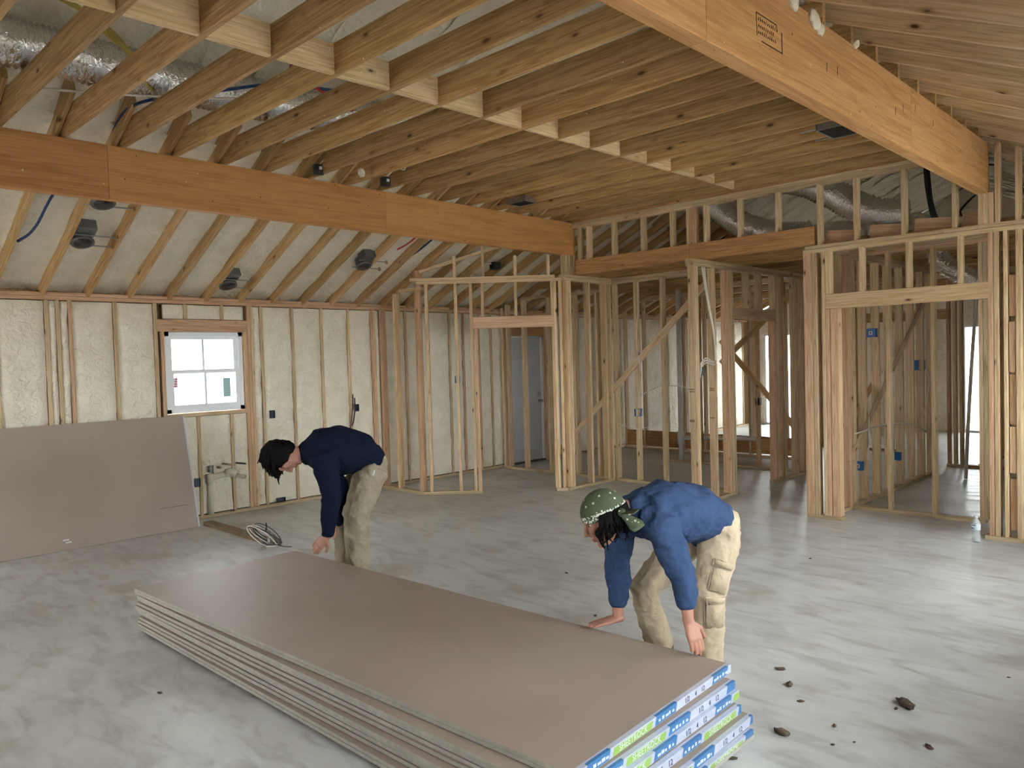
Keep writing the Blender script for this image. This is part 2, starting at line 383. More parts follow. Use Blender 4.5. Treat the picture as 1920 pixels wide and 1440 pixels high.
def fabric(name, col, scale=140, bump=0.25, vary=0.10, fold=0.35):
    m, nt, b = mat_base(name); L = nt.links
    tc = N(nt, 'ShaderNodeTexCoord')
    n1 = N(nt, 'ShaderNodeTexNoise'); n1.inputs['Scale'].default_value = 9; n1.inputs['Detail'].default_value = 4; n1.inputs['Distortion'].default_value = 0.8; L.new(tc.outputs['Object'], n1.inputs['Vector'])
    cr = ramp(nt, [(0.3, [c*(1-vary) for c in col]), (0.7, [min(1, c*(1+vary)) for c in col])]); L.new(n1.outputs['Fac'], cr.inputs['Fac']); L.new(cr.outputs[0], b.inputs['Base Color'])
    n2 = N(nt, 'ShaderNodeTexNoise'); n2.inputs['Scale'].default_value = scale; L.new(tc.outputs['Object'], n2.inputs['Vector'])
    b1 = N(nt, 'ShaderNodeBump'); b1.inputs['Strength'].default_value = fold; b1.inputs['Distance'].default_value = 0.03; L.new(n1.outputs['Fac'], b1.inputs['Height'])
    b2 = N(nt, 'ShaderNodeBump'); b2.inputs['Strength'].default_value = bump; b2.inputs['Distance'].default_value = 0.002; L.new(n2.outputs['Fac'], b2.inputs['Height']); L.new(b1.outputs[0], b2.inputs['Normal'])
    L.new(b2.outputs[0], b.inputs['Normal']); b.inputs['Roughness'].default_value = 0.9; b.inputs['Specular IOR Level'].default_value = 0.15
    return m
M['shirt_navy'] = fabric('navy_cotton', (0.0055, 0.0095, 0.026), fold=0.8)
M['shirt_blue'] = fabric('blue_cotton', (0.036, 0.066, 0.140), fold=0.8)
M['khaki'] = fabric('khaki_cotton', (0.33, 0.285, 0.205), fold=0.8)
M['khaki2'] = fabric('pale_khaki_cotton', (0.47, 0.385, 0.27), fold=0.7)
M['skin'] = plain('skin', (0.42, 0.205, 0.145), 0.5, vary=0.08, bscale=18)
M['hair'] = plain('black_hair', (0.0022, 0.002, 0.002), 0.7, bump=0.6, bscale=90, spec=0.15)
M['shoe'] = plain('work_shoe', (0.20, 0.16, 0.11), 0.7)
M['sole'] = plain('shoe_sole', (0.55, 0.53, 0.5), 0.6)

def bandana_mat():
    m, nt, b = mat_base('green_bandana'); L = nt.links
    tc = N(nt, 'ShaderNodeTexCoord')
    vo = N(nt, 'ShaderNodeTexVoronoi'); vo.inputs['Scale'].default_value = 38; L.new(tc.outputs['Object'], vo.inputs['Vector'])
    r = ramp(nt, [(0.08, (0, 0, 0)), (0.13, (1, 1, 1)), (0.20, (1, 1, 1)), (0.25, (0, 0, 0))]); L.new(vo.outputs['Distance'], r.inputs['Fac'])
    # only some of the cells carry a ring
    sep = N(nt, 'ShaderNodeSeparateColor'); L.new(vo.outputs['Color'], sep.inputs[0])
    gt = N(nt, 'ShaderNodeMath', operation='GREATER_THAN'); gt.inputs[1].default_value = 0.40; L.new(sep.outputs[0], gt.inputs[0])
    mu = N(nt, 'ShaderNodeMath', operation='MULTIPLY'); L.new(r.outputs[0], mu.inputs[0]); L.new(gt.outputs[0], mu.inputs[1])
    mx = N(nt, 'ShaderNodeMix', data_type='RGBA'); L.new(mu.outputs[0], mx.inputs[0]); mx.inputs[6].default_value = (0.060, 0.080, 0.040, 1); mx.inputs[7].default_value = (0.62, 0.64, 0.55, 1)
    L.new(mx.outputs[2], b.inputs['Base Color']); b.inputs['Roughness'].default_value = 0.85
    return m
M['bandana'] = bandana_mat()
def band_mat():
    m, nt, b = mat_base('bandana_border'); L = nt.links
    tc = N(nt, 'ShaderNodeTexCoord')
    n = N(nt, 'ShaderNodeTexNoise'); n.inputs['Scale'].default_value = 95; n.inputs['Detail'].default_value = 1; L.new(tc.outputs['Object'], n.inputs['Vector'])
    r = ramp(nt, [(0.49, (0.06, 0.085, 0.04)), (0.53, (0.66, 0.68, 0.60))]); L.new(n.outputs['Fac'], r.inputs['Fac']); L.new(r.outputs[0], b.inputs['Base Color'])
    b.inputs['Roughness'].default_value = 0.85
    return m
M['band'] = band_mat()

# ------------------------------------------------------------------ the shell
XL, XR, YF, YN, YB, H1 = -8.5, 0.55, 17.0, -3.0, 7.65, 2.76
SL = 0.464                                                    # roof pitch
def raf_left(x): return 2.49 + SL*(x+8.41)                    # underside of the sloped rafters
def raf_right(x): return 3.50 - SL*(x+1.66)
RIDGE = -3.97

def struct(name, bm, mat, label, parent=None):
    return tag(obj(name, bm, mat, parent), label, None, None, 'structure')

bm = bmesh.new(); box(bm, (XL-0.17, YN-0.2, -0.2), (XR+0.2, YF+0.2, 0.0))
struct('floor', bm, M['concrete'], 'bare grey concrete slab floor with faint stains')
bm = bmesh.new(); box(bm, (-60, -50, -0.4), (50, 70, -0.2))
struct('ground', bm, M['ground'], 'open pale ground outside the house')

def fbm(x, y, z): return noise.noise(V((x, y, z))) + 0.5*noise.noise(V((2.1*x, 2.1*y, 2.1*z+7)))

def foam_wall_panel(parent, x, y0, y1, z0, z1, seed, face=1, depth=0.05):
    """Sprayed foam between two studs of a wall lying in a plane of constant x; face = +1 looks along +x."""
    bm = bmesh.new()
    ny = max(4, int((y1-y0)/0.035)); nz = max(4, int((z1-z0)/0.06))
    g = []
    for j in range(nz+1):
        row = []
        for i in range(ny+1):
            y = y0+(y1-y0)*i/ny; z = z0+(z1-z0)*j/nz
            e = min(i, ny-i, j, nz-j)
            wy = 0.010*noise.noise(V((seed*3.1, z*7.0, i*0.01))) if i in (0, ny) else 0
            ins = 0.022*(e == 0) + 0.004*(e == 1)
            d = 0.009*fbm(seed+y*5, z*4, seed) + 0.006*abs(noise.noise(V((y*14, z*9, seed))))
            row.append(bm.verts.new((x + face*(d-ins+0.004), y+wy, z)))
        g.append(row)
    for j in range(nz):
        for i in range(ny):
            q = (g[j][i], g[j][i+1], g[j+1][i+1], g[j+1][i])
            bm.faces.new(q if face > 0 else q[::-1])
    # closed back
    lo = (min(x-face*depth, x-face*0.03), y0, z0); hi = (max(x-face*depth, x-face*0.03), y1, z1)
    box(bm, lo, hi)
    return obj('foam_panel', bm, M['foam'], parent, True)

# ---- left exterior wall
WL = empty('wall_left', (XL, 3.0, 0), 'exterior stud wall packed with cream spray foam around the small window', None, None, 'structure')
def vstud(parent, x, y, z0, z1, mat='pine', along='y', w=0.038, d=0.089, name='stud'):
    """Upright timber with its near corner region centred at (x, y)."""
    xd = (1, 0, 0) if along == 'x' else (0, 1, 0)
    return lumber(name, (x, y, z0), (x, y, z1), w, d, xd, M[mat], parent)
bm = bmesh.new()
for lo, hi in (((YN, -2.62), (0, 2.66)), ((-2.62, -1.22), (2.12, 2.66)), ((-2.62, -1.22), (0, 0.8)), ((-1.22, 3.33), (0, 2.66)), ((4.23, 8.66), (0, 2.66)), ((9.50, YF), (0, 2.66)), ((3.33, 4.23), (0, 1.20)), ((3.33, 4.23), (2.11, 2.66)), ((8.66, 9.50), (2.07, 2.66))):
    box(bm, (XL-0.17, lo[0], hi[0]), (XL-0.14, lo[1], hi[1]))
obj('sheathing', bm, M['sheath'], WL)
xs = XL-0.07
lumber('bottom_plate', (xs, YN, 0.019), (xs, 8.66, 0.019), 0.038, 0.14, (0, 0, 1), M['treated'], WL)
lumber('bottom_plate', (xs, 9.50, 0.019), (xs, YF, 0.019), 0.038, 0.14, (0, 0, 1), M['treated'], WL)
lumber('top_plate', (xs, YN, 2.433), (xs, YF, 2.433), 0.038, 0.15, (0, 0, 1), M['fir'], WL)
lumber('top_plate', (xs, YN, 2.472), (xs, YF, 2.472), 0.036, 0.15, (0, 0, 1), M['fir'], WL)
studs = [(-2.9, 'pine'), (-2.65, 'pine'), (-1.20, 'pine'), (-0.80, 'pine'), (-0.25, 'pine'), (0.15, 'pine'), (0.56, 'pine'), (0.97, 'pine'), (1.37, 'pine'), (1.77, 'pine'), (2.20, 'pine'), (2.30, 'pine'), (2.41, 'fir'), (2.83, 'pine'), (3.235, 'pine'), (3.30, 'fir'),
         (4.255, 'fir'), (4.295, 'fir'), (4.335, 'pine'), (4.46, 'pine'), (4.87, 'pine'), (5.28, 'pine'), (5.68, 'pine'), (6.05, 'fir'), (6.09, 'pine'), (6.20, 'fir'),
         (6.62, 'pine'), (7.03, 'pine'), (7.43, 'pine'), (7.70, 'fir'), (8.02, 'fir'), (8.28, 'pine'), (8.60, 'fir'), (8.64, 'fir'), (9.52, 'fir'), (9.56, 'pine'), (9.95, 'pine'), (10.36, 'pine'), (10.77, 'pine'),
         (11.2, 'pine'), (11.6, 'pine'), (12.4, 'pine'), (13.2, 'pine'), (14.0, 'pine'), (14.8, 'pine'), (15.6, 'pine'), (16.4, 'pine')]
for y, mt in studs:
    if y in (3.30, 4.255):      # trimmers stop under the window header
        vstud(WL, xs, y, 0.04, 2.11, mt, d=0.15, name='trimmer_stud')
    else:
        vstud(WL, xs, y, 0.04, 2.412, mt, d=0.142)
lumber('window_header', (xs, 3.25, 2.175), (xs, 4.275, 2.175), 0.135, 0.15, (0, 0, 1), M['fir'], WL)
lumber('rough_sill', (xs, 3.32, 1.18), (xs, 4.235, 1.18), 0.038, 0.15, (0, 0, 1), M['pine'], WL)
for y in (3.56, 3.98): vstud(WL, xs, y, 2.245, 2.412, 'pine', d=0.142, name='cripple_stud')
for y in (3.66, 4.05): vstud(WL, xs, y, 0.04, 1.16, 'pine', d=0.142, name='cripple_stud')
lumber('door_header', (xs, 8.62, 2.16), (xs, 9.54, 2.16), 0.18, 0.14, (0, 0, 1), M['header'], WL)
ys = sorted([s[0] for s in studs])
sd = 0
for a, b in zip(ys, ys[1:]):
    if b-a < 0.09 or (a < -2.6 and b > -1.3) or (a > 3.29 and b < 4.26) or (a > 8.6 and b < 9.55): continue
    sd += 1
    foam_wall_panel(WL, XL, a+0.022, b-0.022, 0.05, 2.405, sd*1.7)
for a, b in ((3.32, 3.545), (3.575, 3.965), (3.995, 4.24)):
    sd += 1; foam_wall_panel(WL, XL, a, b, 2.25, 2.405, sd*1.7)
for a, b in ((3.32, 3.64), (3.68, 4.03), (4.07, 4.235)):
    sd += 1; foam_wall_panel(WL, XL, a, b, 0.05, 1.155, sd*1.7)
sd += 1; foam_wall_panel(WL, XL, 8.68, 9.48, 2.26, 2.405, sd*1.7)

# ---- window
W1 = empty('window_1', (XL-0.06, 3.78, 1.2), 'small white vinyl sash window with stickers on its panes', None, None, 'structure')
wx0, wx1 = XL-0.12, XL-0.035
def wbox(name, y0, y1, z0, z1, xa=wx0, xb=wx1, mat='vinyl', parent=None):
    bm = bmesh.new(); box(bm, (xa, y0, z0), (xb, y1, z1)); return obj(name, bm, M[mat], parent or W1)
wy0, wy1, wz0, wz1 = 3.335, 4.225, 1.205, 2.105
bm = bmesh.new()
for a in (((wy0, wz0), (wy0+0.045, wz1)), ((wy1-0.045, wz0), (wy1, wz1)), ((wy0, wz0), (wy1, wz0+0.045)), ((wy0, wz1-0.045), (wy1, wz1))):
    box(bm, (wx0, a[0][0], a[0][1]), (wx1, a[1][0], a[1][1]))
obj('frame', bm, M['vinyl'], W1)
zm = 1.655
for nm, z0, z1, xa, xb in (('lower_sash', wz0+0.045, zm+0.03, wx0+0.045, wx1-0.01), ('upper_sash', zm-0.02, wz1-0.045, wx0+0.005, wx0+0.04)):
    bm = bmesh.new(); t = 0.045
    a0, a1 = wy0+0.045, wy1-0.045
    for q in (((a0, z0), (a0+t, z1)), ((a1-t, z0), (a1, z1)), ((a0+t, z0), (a1-t, z0+t)), ((a0+t, z1-t*0.8), (a1-t, z1))):
        box(bm, (xa, q[0][0], q[0][1]), (xb, q[1][0], q[1][1]))
    s = obj(nm, bm, M['vinyl'], W1)
    xm = (xa+xb)/2
    for ya, yb in ((a0+t, (a0+a1)/2-0.008), ((a0+a1)/2+0.008, a1-t)):
        bm = bmesh.new(); box(bm, (xm-0.003, ya, z0+t), (xm+0.003, yb, z1-t*0.8)); obj('pane', bm, M['glass'], s)
    bm = bmesh.new(); box(bm, (xm-0.010, (a0+a1)/2-0.013, z0+t), (xm+0.010, (a0+a1)/2+0.013, z1-t*0.8)); obj('muntin', bm, M['vinyl'], s)
# stickers on the lower panes
M['sticker'] = plain('sticker_print', (0.30, 0.52, 0.52), 0.5); M['sticker_red'] = plain('sticker_red', (0.6, 0.12, 0.16), 0.5)
bm = bmesh.new()
for k in range(11):
    z = 1.565-0.020*k
    box(bm, (wx0+0.075, 3.985 + 0.004*(k % 3), z), (wx0+0.0765, 4.065-0.007*(k % 2), z+0.012))
st_ = obj('sticker_print', bm, M['sticker'], W1)
bm = bmesh.new(); box(bm, (wx0+0.073, 3.980, 1.362), (wx0+0.0745, 4.070, 1.580)); obj('pane_sticker', bm, M['sticker_film'], W1)
bm = bmesh.new()
for k in range(4): box(bm, (wx0+0.075, 3.435-0.004*k, 1.575-0.027*k), (wx0+0.0765, 3.462-0.004*k, 1.595-0.027*k))
obj('sticker_print', bm, M['sticker_red'], W1)
bm = bmesh.new(); box(bm, (wx0+0.073, 3.420, 1.49), (wx0+0.0745, 3.465, 1.60)); obj('pane_sticker', bm, M['sticker_film'], W1)

# ---- grey exterior door in the same wall, beyond the pantry
D1 = empty('door_1', (XL-0.07, 9.08, 0), 'closed grey panelled exterior door seen through the pantry studs', None, None, 'structure')
bm = bmesh.new(); box(bm, (XL-0.10, 8.70, 0.03), (XL-0.055, 9.46, 2.05)); obj('door_slab', bm, M['doorpaint'], D1)
for yy in (8.80, 9.12):
    for z0, z1 in ((0.18, 0.80), (0.95, 1.60), (1.68, 1.93)):
        bm = bmesh.new(); box(bm, (XL-0.057, yy, z0), (XL-0.047, yy+0.24, z1))
        bmesh.ops.bevel(bm, geom=[e for e in bm.edges], offset=0.006, segments=1, affect='EDGES'); obj('panel', bm, M['doorpaint'], D1)
bm = bmesh.new(); box(bm, (XL-0.14, 8.66, 0), (XL-0.03, 8.70, 2.07)); box(bm, (XL-0.14, 9.46, 0), (XL-0.03, 9.50, 2.07)); box(bm, (XL-0.14, 8.66, 2.05), (XL-0.03, 9.50, 2.07)); obj('door_frame', bm, M['vinyl'], D1)
bm = bmesh.new(); box(bm, (XL-0.14, 8.66, 0), (XL-0.02, 9.50, 0.03)); obj('threshold', bm, M['black'], D1)
bm = bmesh.new(); cylinder(bm, (XL-0.05, 9.40, 1.0), (XL+0.01, 9.40, 1.0), 0.025); ellipsoid(bm, (XL+0.02, 9.40, 1.0), (0.022, 0, 0), (0, 0.028, 0), (0, 0, 0.028)); cylinder(bm, (XL-0.05, 9.40, 1.12), (XL-0.02, 9.40, 1.12), 0.028); obj('door_knob', bm, M['galv'], D1, True)
bm = bmesh.new(); cylinder(bm, (XL-0.047, 9.10, 1.37), (XL-0.044, 9.10, 1.37), 0.05); obj('door_sticker', bm, M['sticker_red'], D1)

# ---- sloped rafters over the left side, foam between them
ROOF = empty('ceiling_slopes', (RIDGE, 3, 3.4), 'sloping roof rafters with lumpy cream foam sprayed between them', None, None, 'structure')
n_up = V((-SL, 0, 1)).normalized()
J0, JP = 1.396, 0.4075                    # joist centres
raf_y = []
for k in range(-11, 39):
    y = J0 - 0.042 + JP*k
    if y > YF-0.3: break
    raf_y.append(y)
    xa, xb = -8.62, (-5.95 if y < YB else -5.95)
    off = 0.092*math.sqrt(1+SL*SL)
    lumber('rafter', (xa, y, raf_left(xa)+off), (xb, y, raf_left(xb)+off), 0.038, 0.184, (0, 1, 0), M['rafter' if k % 3 else 'joist'], ROOF)
r_right = []
n_upr = V((SL, 0, 1)).normalized()
for k in range(-9, 38):
    y = 3.93 + JP*(k-0)
    if y < YN+0.2: continue
    if y > YF-0.3: break
    r_right.append(y)
    off = 0.092*math.sqrt(1+SL*SL)
    xa, xb = -1.82, XR+0.12
    lumber('rafter', (xa, y, raf_right(xa)+off), (xb, y, raf_right(xb)+off), 0.038, 0.184, (0, 1, 0), M['rafter_pale'], ROOF)

def foam_slope_panel(parent, y0, y1, xa, xb, zf, seed, lump, up_off, step=0.07, start=None):
    bm = bmesh.new(); nx = max(4, int(abs(xb-xa)/step)); ny = max(3, int((y1-y0)/0.06))
    g = []
    for i in range(nx+1):
        x = xa+(xb-xa)*i/nx; row = []
        for j in range(ny+1):
            y = y0+(y1-y0)*j/ny
            e = min(j, ny-j)
            d = lump*(fbm(x*2.6, y*3.1, seed) + 0.45*noise.noise(V((x*7, y*9, seed)))) - 0.02*(e == 0)
            uo = up_off if start is None else start + (up_off-start)*min(1, abs(x-xa)/0.5)
            row.append(bm.verts.new((x, y, zf(x)+uo+d*(1 if start is None else min(1, 0.3+abs(x-xa)/0.5)))))
        g.append(row)
    for i in range(nx):
        for j in range(ny):
            bm.faces.new((g[i][j], g[i][j+1], g[i+1][j+1], g[i+1][j]))
    return obj('foam_panel', bm, M['foam'], parent, True)

for a, b in zip(raf_y, raf_y[1:]):
    foam_slope_panel(ROOF, a+0.016, b-0.016, -8.66, -6.30, raf_left, a, 0.022, 0.135)
    foam_slope_panel(ROOF, a-0.03, b+0.03, -6.45, RIDGE+0.02, raf_left, a*1.3, 0.035, 0.20, 0.1, 0.125)
for a, b in zip(r_right, r_right[1:]):
    foam_slope_panel(ROOF, a+0.016, b-0.016, XR+0.1, -1.80, raf_right, a+50, 0.022, 0.135)
    foam_slope_panel(ROOF, a-0.03, b+0.03, -1.66, RIDGE-0.02, raf_right, a+70, 0.035, 0.20, 0.1, 0.125)
bm = bmesh.new()
for sgn, (xa, xb), zf in ((1, (-9.1, RIDGE), raf_left), (-1, (XR+0.6, RIDGE), raf_right)):
    q = [(xa, YN-0.3, zf(xa)+0.30), (xb, YN-0.3, zf(xb)+0.30), (xb, YF+0.3, zf(xb)+0.30), (xa, YF+0.3, zf(xa)+0.30)]
    vs = [bm.verts.new(p) for p in q] + [bm.verts.new((p[0], p[1], p[2]+0.03)) for p in q]
    for f in ((0, 1, 2, 3), (7, 6, 5, 4), (0, 4, 5, 1), (1, 5, 6, 2), (2, 6, 7, 3), (3, 7, 4, 0)): bm.faces.new([vs[i] for i in f])
obj('roof_deck', bm, M['roofing'], ROOF)

# ---- flat ceiling joists and blocking
CE = empty('ceiling', (RIDGE, 3, 3.43), 'open ceiling of brown pine joists with a row of blocking', None, None, 'structure')
ZJ = 3.43
jy = []
for k in range(-10, 16):
    y = J0 + JP*k
    if y < YN+0.15 or y > 7.60: continue
    jy.append(y)
    dz = random.uniform(-0.006, 0.006)
    a = lumber('joist', (-6.42, y, ZJ+0.092+dz), (-3.2 if False else -1.69, y, ZJ+0.092+random.uniform(-0.006, 0.006)), 0.184, 0.038, (0, 0, 1), M['joist'], CE)
lumber('joist', (-6.42, YB+0.022, ZJ+0.092), (-1.75, YB+0.022, ZJ+0.092), 0.184, 0.038, (0, 0, 1), M['header'], CE)
for a, b in zip(jy, jy[1:]):
    lumber('blocking', (-3.96+random.uniform(-0.012, 0.012), a+0.02, ZJ+0.092), (-3.96+random.uniform(-0.008, 0.008), b-0.02, ZJ+0.092), 0.18, 0.038, (0, 0, 1), M['rafter_pale'], CE)  # side light on the blocks is put into this paler wood colour
# lower ceiling over the back rooms
k = 0
y = 8.75
while y < YF-0.3:
    lumber('joist', (-8.45, y, 2.855), (-3.05, y, 2.855), 0.184, 0.038, (0, 0, 1), M['joist'], CE)
    if y > 8.6: lumber('joist', (-3.1, y+0.05, 2.855), (XR, y+0.05, 2.855), 0.184, 0.038, (0, 0, 1), M['joist'], CE)
    y += 0.61

# ---- the two long beams
def beam(x, ys, zt, zb, mats, label):
    e = empty('beam', (x, ys[0], zb), label, 'beam')
    zc = (zt+zb)/2
    for i, (a, b) in enumerate(zip(ys, ys[1:])):
        lumber('beam_segment', (x, a+0.0015, zc), (x, b-0.0015, zc), zt-zb, 0.089, (0, 0, 1), M[mats[i]], e)
    return e
beam_l = beam(-6.345, [YN+0.05, 2.095, 4.705, 7.70], 3.43, 3.015, ['lvl_dark', 'lvl', 'lvl'], 'reddish laminated beam below the rafters facing the small window')
beam_r = beam(-1.705, [YN+0.05, 2.937, 5.615, 7.70], 3.45, 3.02, ['lvl_pale', 'lvl_pale', 'lvl_pale'], 'orange laminated beam with a black ink stamp on its face')
# ink stamps on the face of that beam
def ink_line(p, q, w, parent=beam_r, x=-1.6598):
    bm = bmesh.new(); a, b = V((x, *p)), V((x, *q)); d = (b-a).normalized(); s = V((1, 0, 0)).cross(d)*w/2
    vs = [bm.verts.new(c+V((e, 0, 0))) for e in (0, 0.0012) for c in (a-s, b-s, b+s, a+s)]
    for f in ((0, 1, 2, 3), (7, 6, 5, 4), (0, 4, 5, 1), (1, 5, 6, 2), (2, 6, 7, 3), (3, 7, 4, 0)): bm.faces.new([vs[i] for i in f])
    return obj('ink_stamp', bm, M['ink'], parent)
ink_line((3.39, 3.275), (3.60, 3.275), 0.005); ink_line((3.44, 3.155), (3.66, 3.155), 0.006); ink_line((3.39, 3.275), (3.395, 3.17), 0.004)
ink_line((3.655, 3.255), (3.658, 3.15), 0.008); ink_line((3.60, 3.275), (3.605, 3.245), 0.006)
random.seed(11)
for r, (z, n) in enumerate(((3.243, 11), (3.212, 9), (3.183, 10))):
    for k in range(n):
        y = 3.41 + 0.019*k
        ink_line((y, z), (y+0.004, z+random.uniform(0.012, 0.02)), 0.0045)
        if random.random() < 0.6: ink_line((y, z+0.008), (y+0.011, z+0.008), 0.003)
for y, z in ((3.02, 3.24), (3.10, 3.24), (4.2, 3.2), (4.35, 3.22), (5.3, 3.2), (5.45, 3.25), (5.7, 3.3), (6.1, 3.28)):
    ink_line((y, z), (y+0.004, z+0.05), 0.004)
# squeezed-out foam blobs on that beam
for i, (y, z, r) in enumerate(((3.78, 3.44, 0.05), (4.04, 3.43, 0.065), (4.11, 3.40, 0.04), (4.62, 3.455, 0.03))):
    bm = bmesh.new(); ellipsoid(bm, (-1.655, y, z), (0.02, 0, 0), (0, r, 0), (0, -0.2*r, r*0.75), 12, 8)
    for v in bm.verts: v.co += 0.012*V((noise.noise(v.co*30), noise.noise(v.co*30+V((5, 0, 0))), noise.noise(v.co*30+V((0, 9, 0)))))
    obj('foam_blob', bm, M['foam'], beam_r, True)

# ---- main partition across the room (runs along X at Y = 7.65)
WB = empty('wall_back', (-3.0, YB, 0), 'framed stud partition with a header opening and cripple studs up to the joists', None, None, 'structure')
yc = YB+0.045
def st(x, z0, z1, mat='pine', w=0.038, par=None, name='stud', y=None): return vstud(par or WB, x, yc if y is None else y, z0, z1, mat, 'x', w, 0.089, name)
def hpl(name, x0, x1, z, h=0.038, mat='pine', y=None, par=None, d=0.089):
    return lumber(name, (x0, yc if y is None else y, z), (x1, yc if y is None else y, z), h, d, (0, 0, 1), M[mat], par or WB)
hpl('bottom_plate', -3.29, -2.93, 0.019, mat='treated'); hpl('bottom_plate', -1.70, XR, 0.019, mat='treated')
hpl('top_plate', -3.29, -0.95, 2.699); hpl('top_plate', -0.95, XR, 2.699); hpl('top_plate', -3.27, -2.0, 2.739); hpl('top_plate', -2.0, XR, 2.739)
st(-3.2475, 0.04, 2.68, 'fir', 0.087); st(-3.178, 0.04, 2.68, 'pine', 0.045); st(-3.09, 0.04, 2.68, 'pine', 0.036)
st(-3.05, 0.04, 2.11, 'fir', name='trimmer_stud'); st(-2.985, 0.04, 2.11, 'fir', 0.08, name='trimmer_stud')
hpl('door_header', -3.07, -1.655, 2.185, 0.145, 'rafter_pale')
st(-3.045, 2.26, 2.68, 'pine', 0.05, name='cripple_stud')
for x in (-2.725, -2.305, -1.88): st(x, 2.26, 2.68, 'pine', name='cripple_stud')
st(-1.645, 0.04, 2.68, 'fir', 0.04); st(-1.602, 0.04, 2.68, 'pine'); st(-1.535, 0.04, 2.68, 'pine', 0.03); st(-1.44, 0.04, 2.68, 'pine', 0.04)
for z0, z1 in ((0.10, 0.55), (0.60, 1.0), (1.02, 1.45), (1.47, 1.9), (1.95, 2.3)):
    st(-1.488, z0, z1, 'fir', 0.05, name='filler_block', y=yc + (0.012 if z0 in (0.60, 1.47) else 0.025))
for x in (-1.03, -0.62, -0.21, 0.2, 0.52): st(x, 0.04, 2.68)
# upper part: big header over the hall opening, cripples, double plate under the joists
hpl('opening_header', -6.27, -4.60, 2.855, 0.185, 'header'); hpl('opening_header', -4.595, -3.17, 2.855, 0.185, 'header')
hpl('top_plate', -6.30, -4.55, 3.371); hpl('top_plate', -4.545, -1.76, 3.371); hpl('top_plate', -6.30, -4.35, 3.410); hpl('top_plate', -4.345, -1.76, 3.410)
for x in (-6.20, -6.06, -5.665, -5.235, -4.83, -4.395, -3.985, -3.56): st(x, 2.948, 3.352, name='cripple_stud')
st(-4.615, 2.948, 3.352, 'pine', name='cripple_stud'); st(-4.575, 2.948, 3.352, 'fir', name='cripple_stud'); st(-4.535, 2.948, 3.352, 'fir', name='cripple_stud')
for x in (-3.125, -2.77, -2.34, -1.92): st(x, 2.758, 3.352, name='cripple_stud')
st(-1.715, 2.758, 3.02, 'pine', 0.04, name='beam_post'); st(-1.675, 2.758, 3.02, 'pine', 0.04, name='beam_post'); st(-1.635, 2.758, 3.02, 'fir', 0.038, name='beam_post')
for x in (-1.59, -1.44, -1.03, -0.62, -0.21, 0.2): st(x, 2.758, raf_right(x)-0.03, name='cripple_stud')
for a, b in ((-3.10, -2.80), (-2.68, -2.36), (-2.28, -1.95), (-1.88, -1.74)):
    lumber('blocking', (a, YB+0.14, 2.83), (b, YB+0.14, 2.80), 0.15, 0.038, (0, 0, 1), M['fir'], WB)

# ---- niche behind the framed opening
WN = empty('wall_niche', (-2.5, 8.35, 0), 'open stud wall with sill plate behind the header opening', None, None, 'structure')
yn = 8.355
hpl('bottom_plate', -3.07, -1.84, 0.019, mat='treated', y=yn, par=WN); hpl('top_plate', -3.16, -1.80, 2.699, y=yn, par=WN, mat='fir'); hpl('top_plate', -3.16, -1.80, 2.739, y=yn, par=WN)
for x in (-2.705, -2.285, -1.87): vstud(WN, x, yn, 0.04, 2.68, 'pine', 'x')
vstud(WN, -1.83, yn, 0.04, 2.68, 'treated', 'x')
# short return between the partition and the niche
WR = empty('wall_return', (-3.1, 8.0, 0), 'short stud return beside the hall opening', None, None, 'structure')
for y in (8.02, 8.06): vstud(WR, -3.12, y, 0.04, 2.68, 'pine')
vstud(WR, -3.10, 8.23, 0.04, 2.68, 'fir', w=0.08); vstud(WR, -3.12, 8.42, 0.04, 2.68, 'pine', w=0.08)
lumber('bottom_plate', (-3.12, 7.75, 0.019), (-3.12, 8.46, 0.019), 0.038, 0.089, (0, 0, 1), M['treated'], WR)
lumber('top_plate', (-3.12, 7.75, 2.72), (-3.12, 8.46, 2.72), 0.076, 0.089, (0, 0, 1), M['pine'], WR)
# bedroom partition running back along Y
WD = empty('wall_bedroom', (-3.12, 9.8, 0), 'receding stud partition with blue boxes and a diagonal brace', None, None, 'structure')
lumber('bottom_plate', (-3.12, 8.47, 0.019), (-3.12, 11.2, 0.019), 0.038, 0.089, (0, 0, 1), M['treated'], WD)
for z in (2.699, 2.739): lumber('top_plate', (-3.12, 8.47, z), (-3.12, 11.2, z), 0.038, 0.089, (0, 0, 1), M['pine'], WD)
for i in range(7): vstud(WD, -3.12, 8.77+0.408*i, 0.04, 2.68, 'pine')
lumber('brace', (-3.069, 8.20, 0.50), (-3.069, 10.95, 2.40), 0.085, 0.016, (0, -1, 1), M['pine'], WD)
lumber('brace', (-3.165, 8.50, 0.9), (-3.165, 9.5, 1.45), 0.085, 0.016, (0, -1, 1), M['joist'], WD)

# ---- hall partition (along Y at X = -4.5)
WH = empty('wall_hall', (-4.495, 9, 0), 'hallway stud wall ending in a double post beside the hall doorway', None, None, 'structure')
hx = -4.495
def hs(y, z0=0.04, z1=2.68, mat='pine', w=0.038, name='stud'): return vstud(WH, hx, y, z0, z1, mat, 'y', w, 0.089, name)
lumber('bottom_plate', (hx, 7.48, 0.019), (hx, 8.40, 0.019), 0.038, 0.089, (0, 0, 1), M['treated'], WH)
lumber('bottom_plate', (hx, 9.42, 0.019), (hx, 10.42, 0.019), 0.038, 0.089, (0, 0, 1), M['treated'], WH)
for z in (2.699, 2.739): lumber('top_plate', (hx, 7.46, z), (hx, 10.42, z), 0.038, 0.089, (0, 0, 1), M['pine'], WH)
for y in (7.52, 7.559, 7.94): hs(y)
for y in (8.243, 8.282): hs(y, mat='fir')
hs(8.321, mat='pine'); hs(8.372, z1=2.10, mat='pine', name='trimmer_stud')
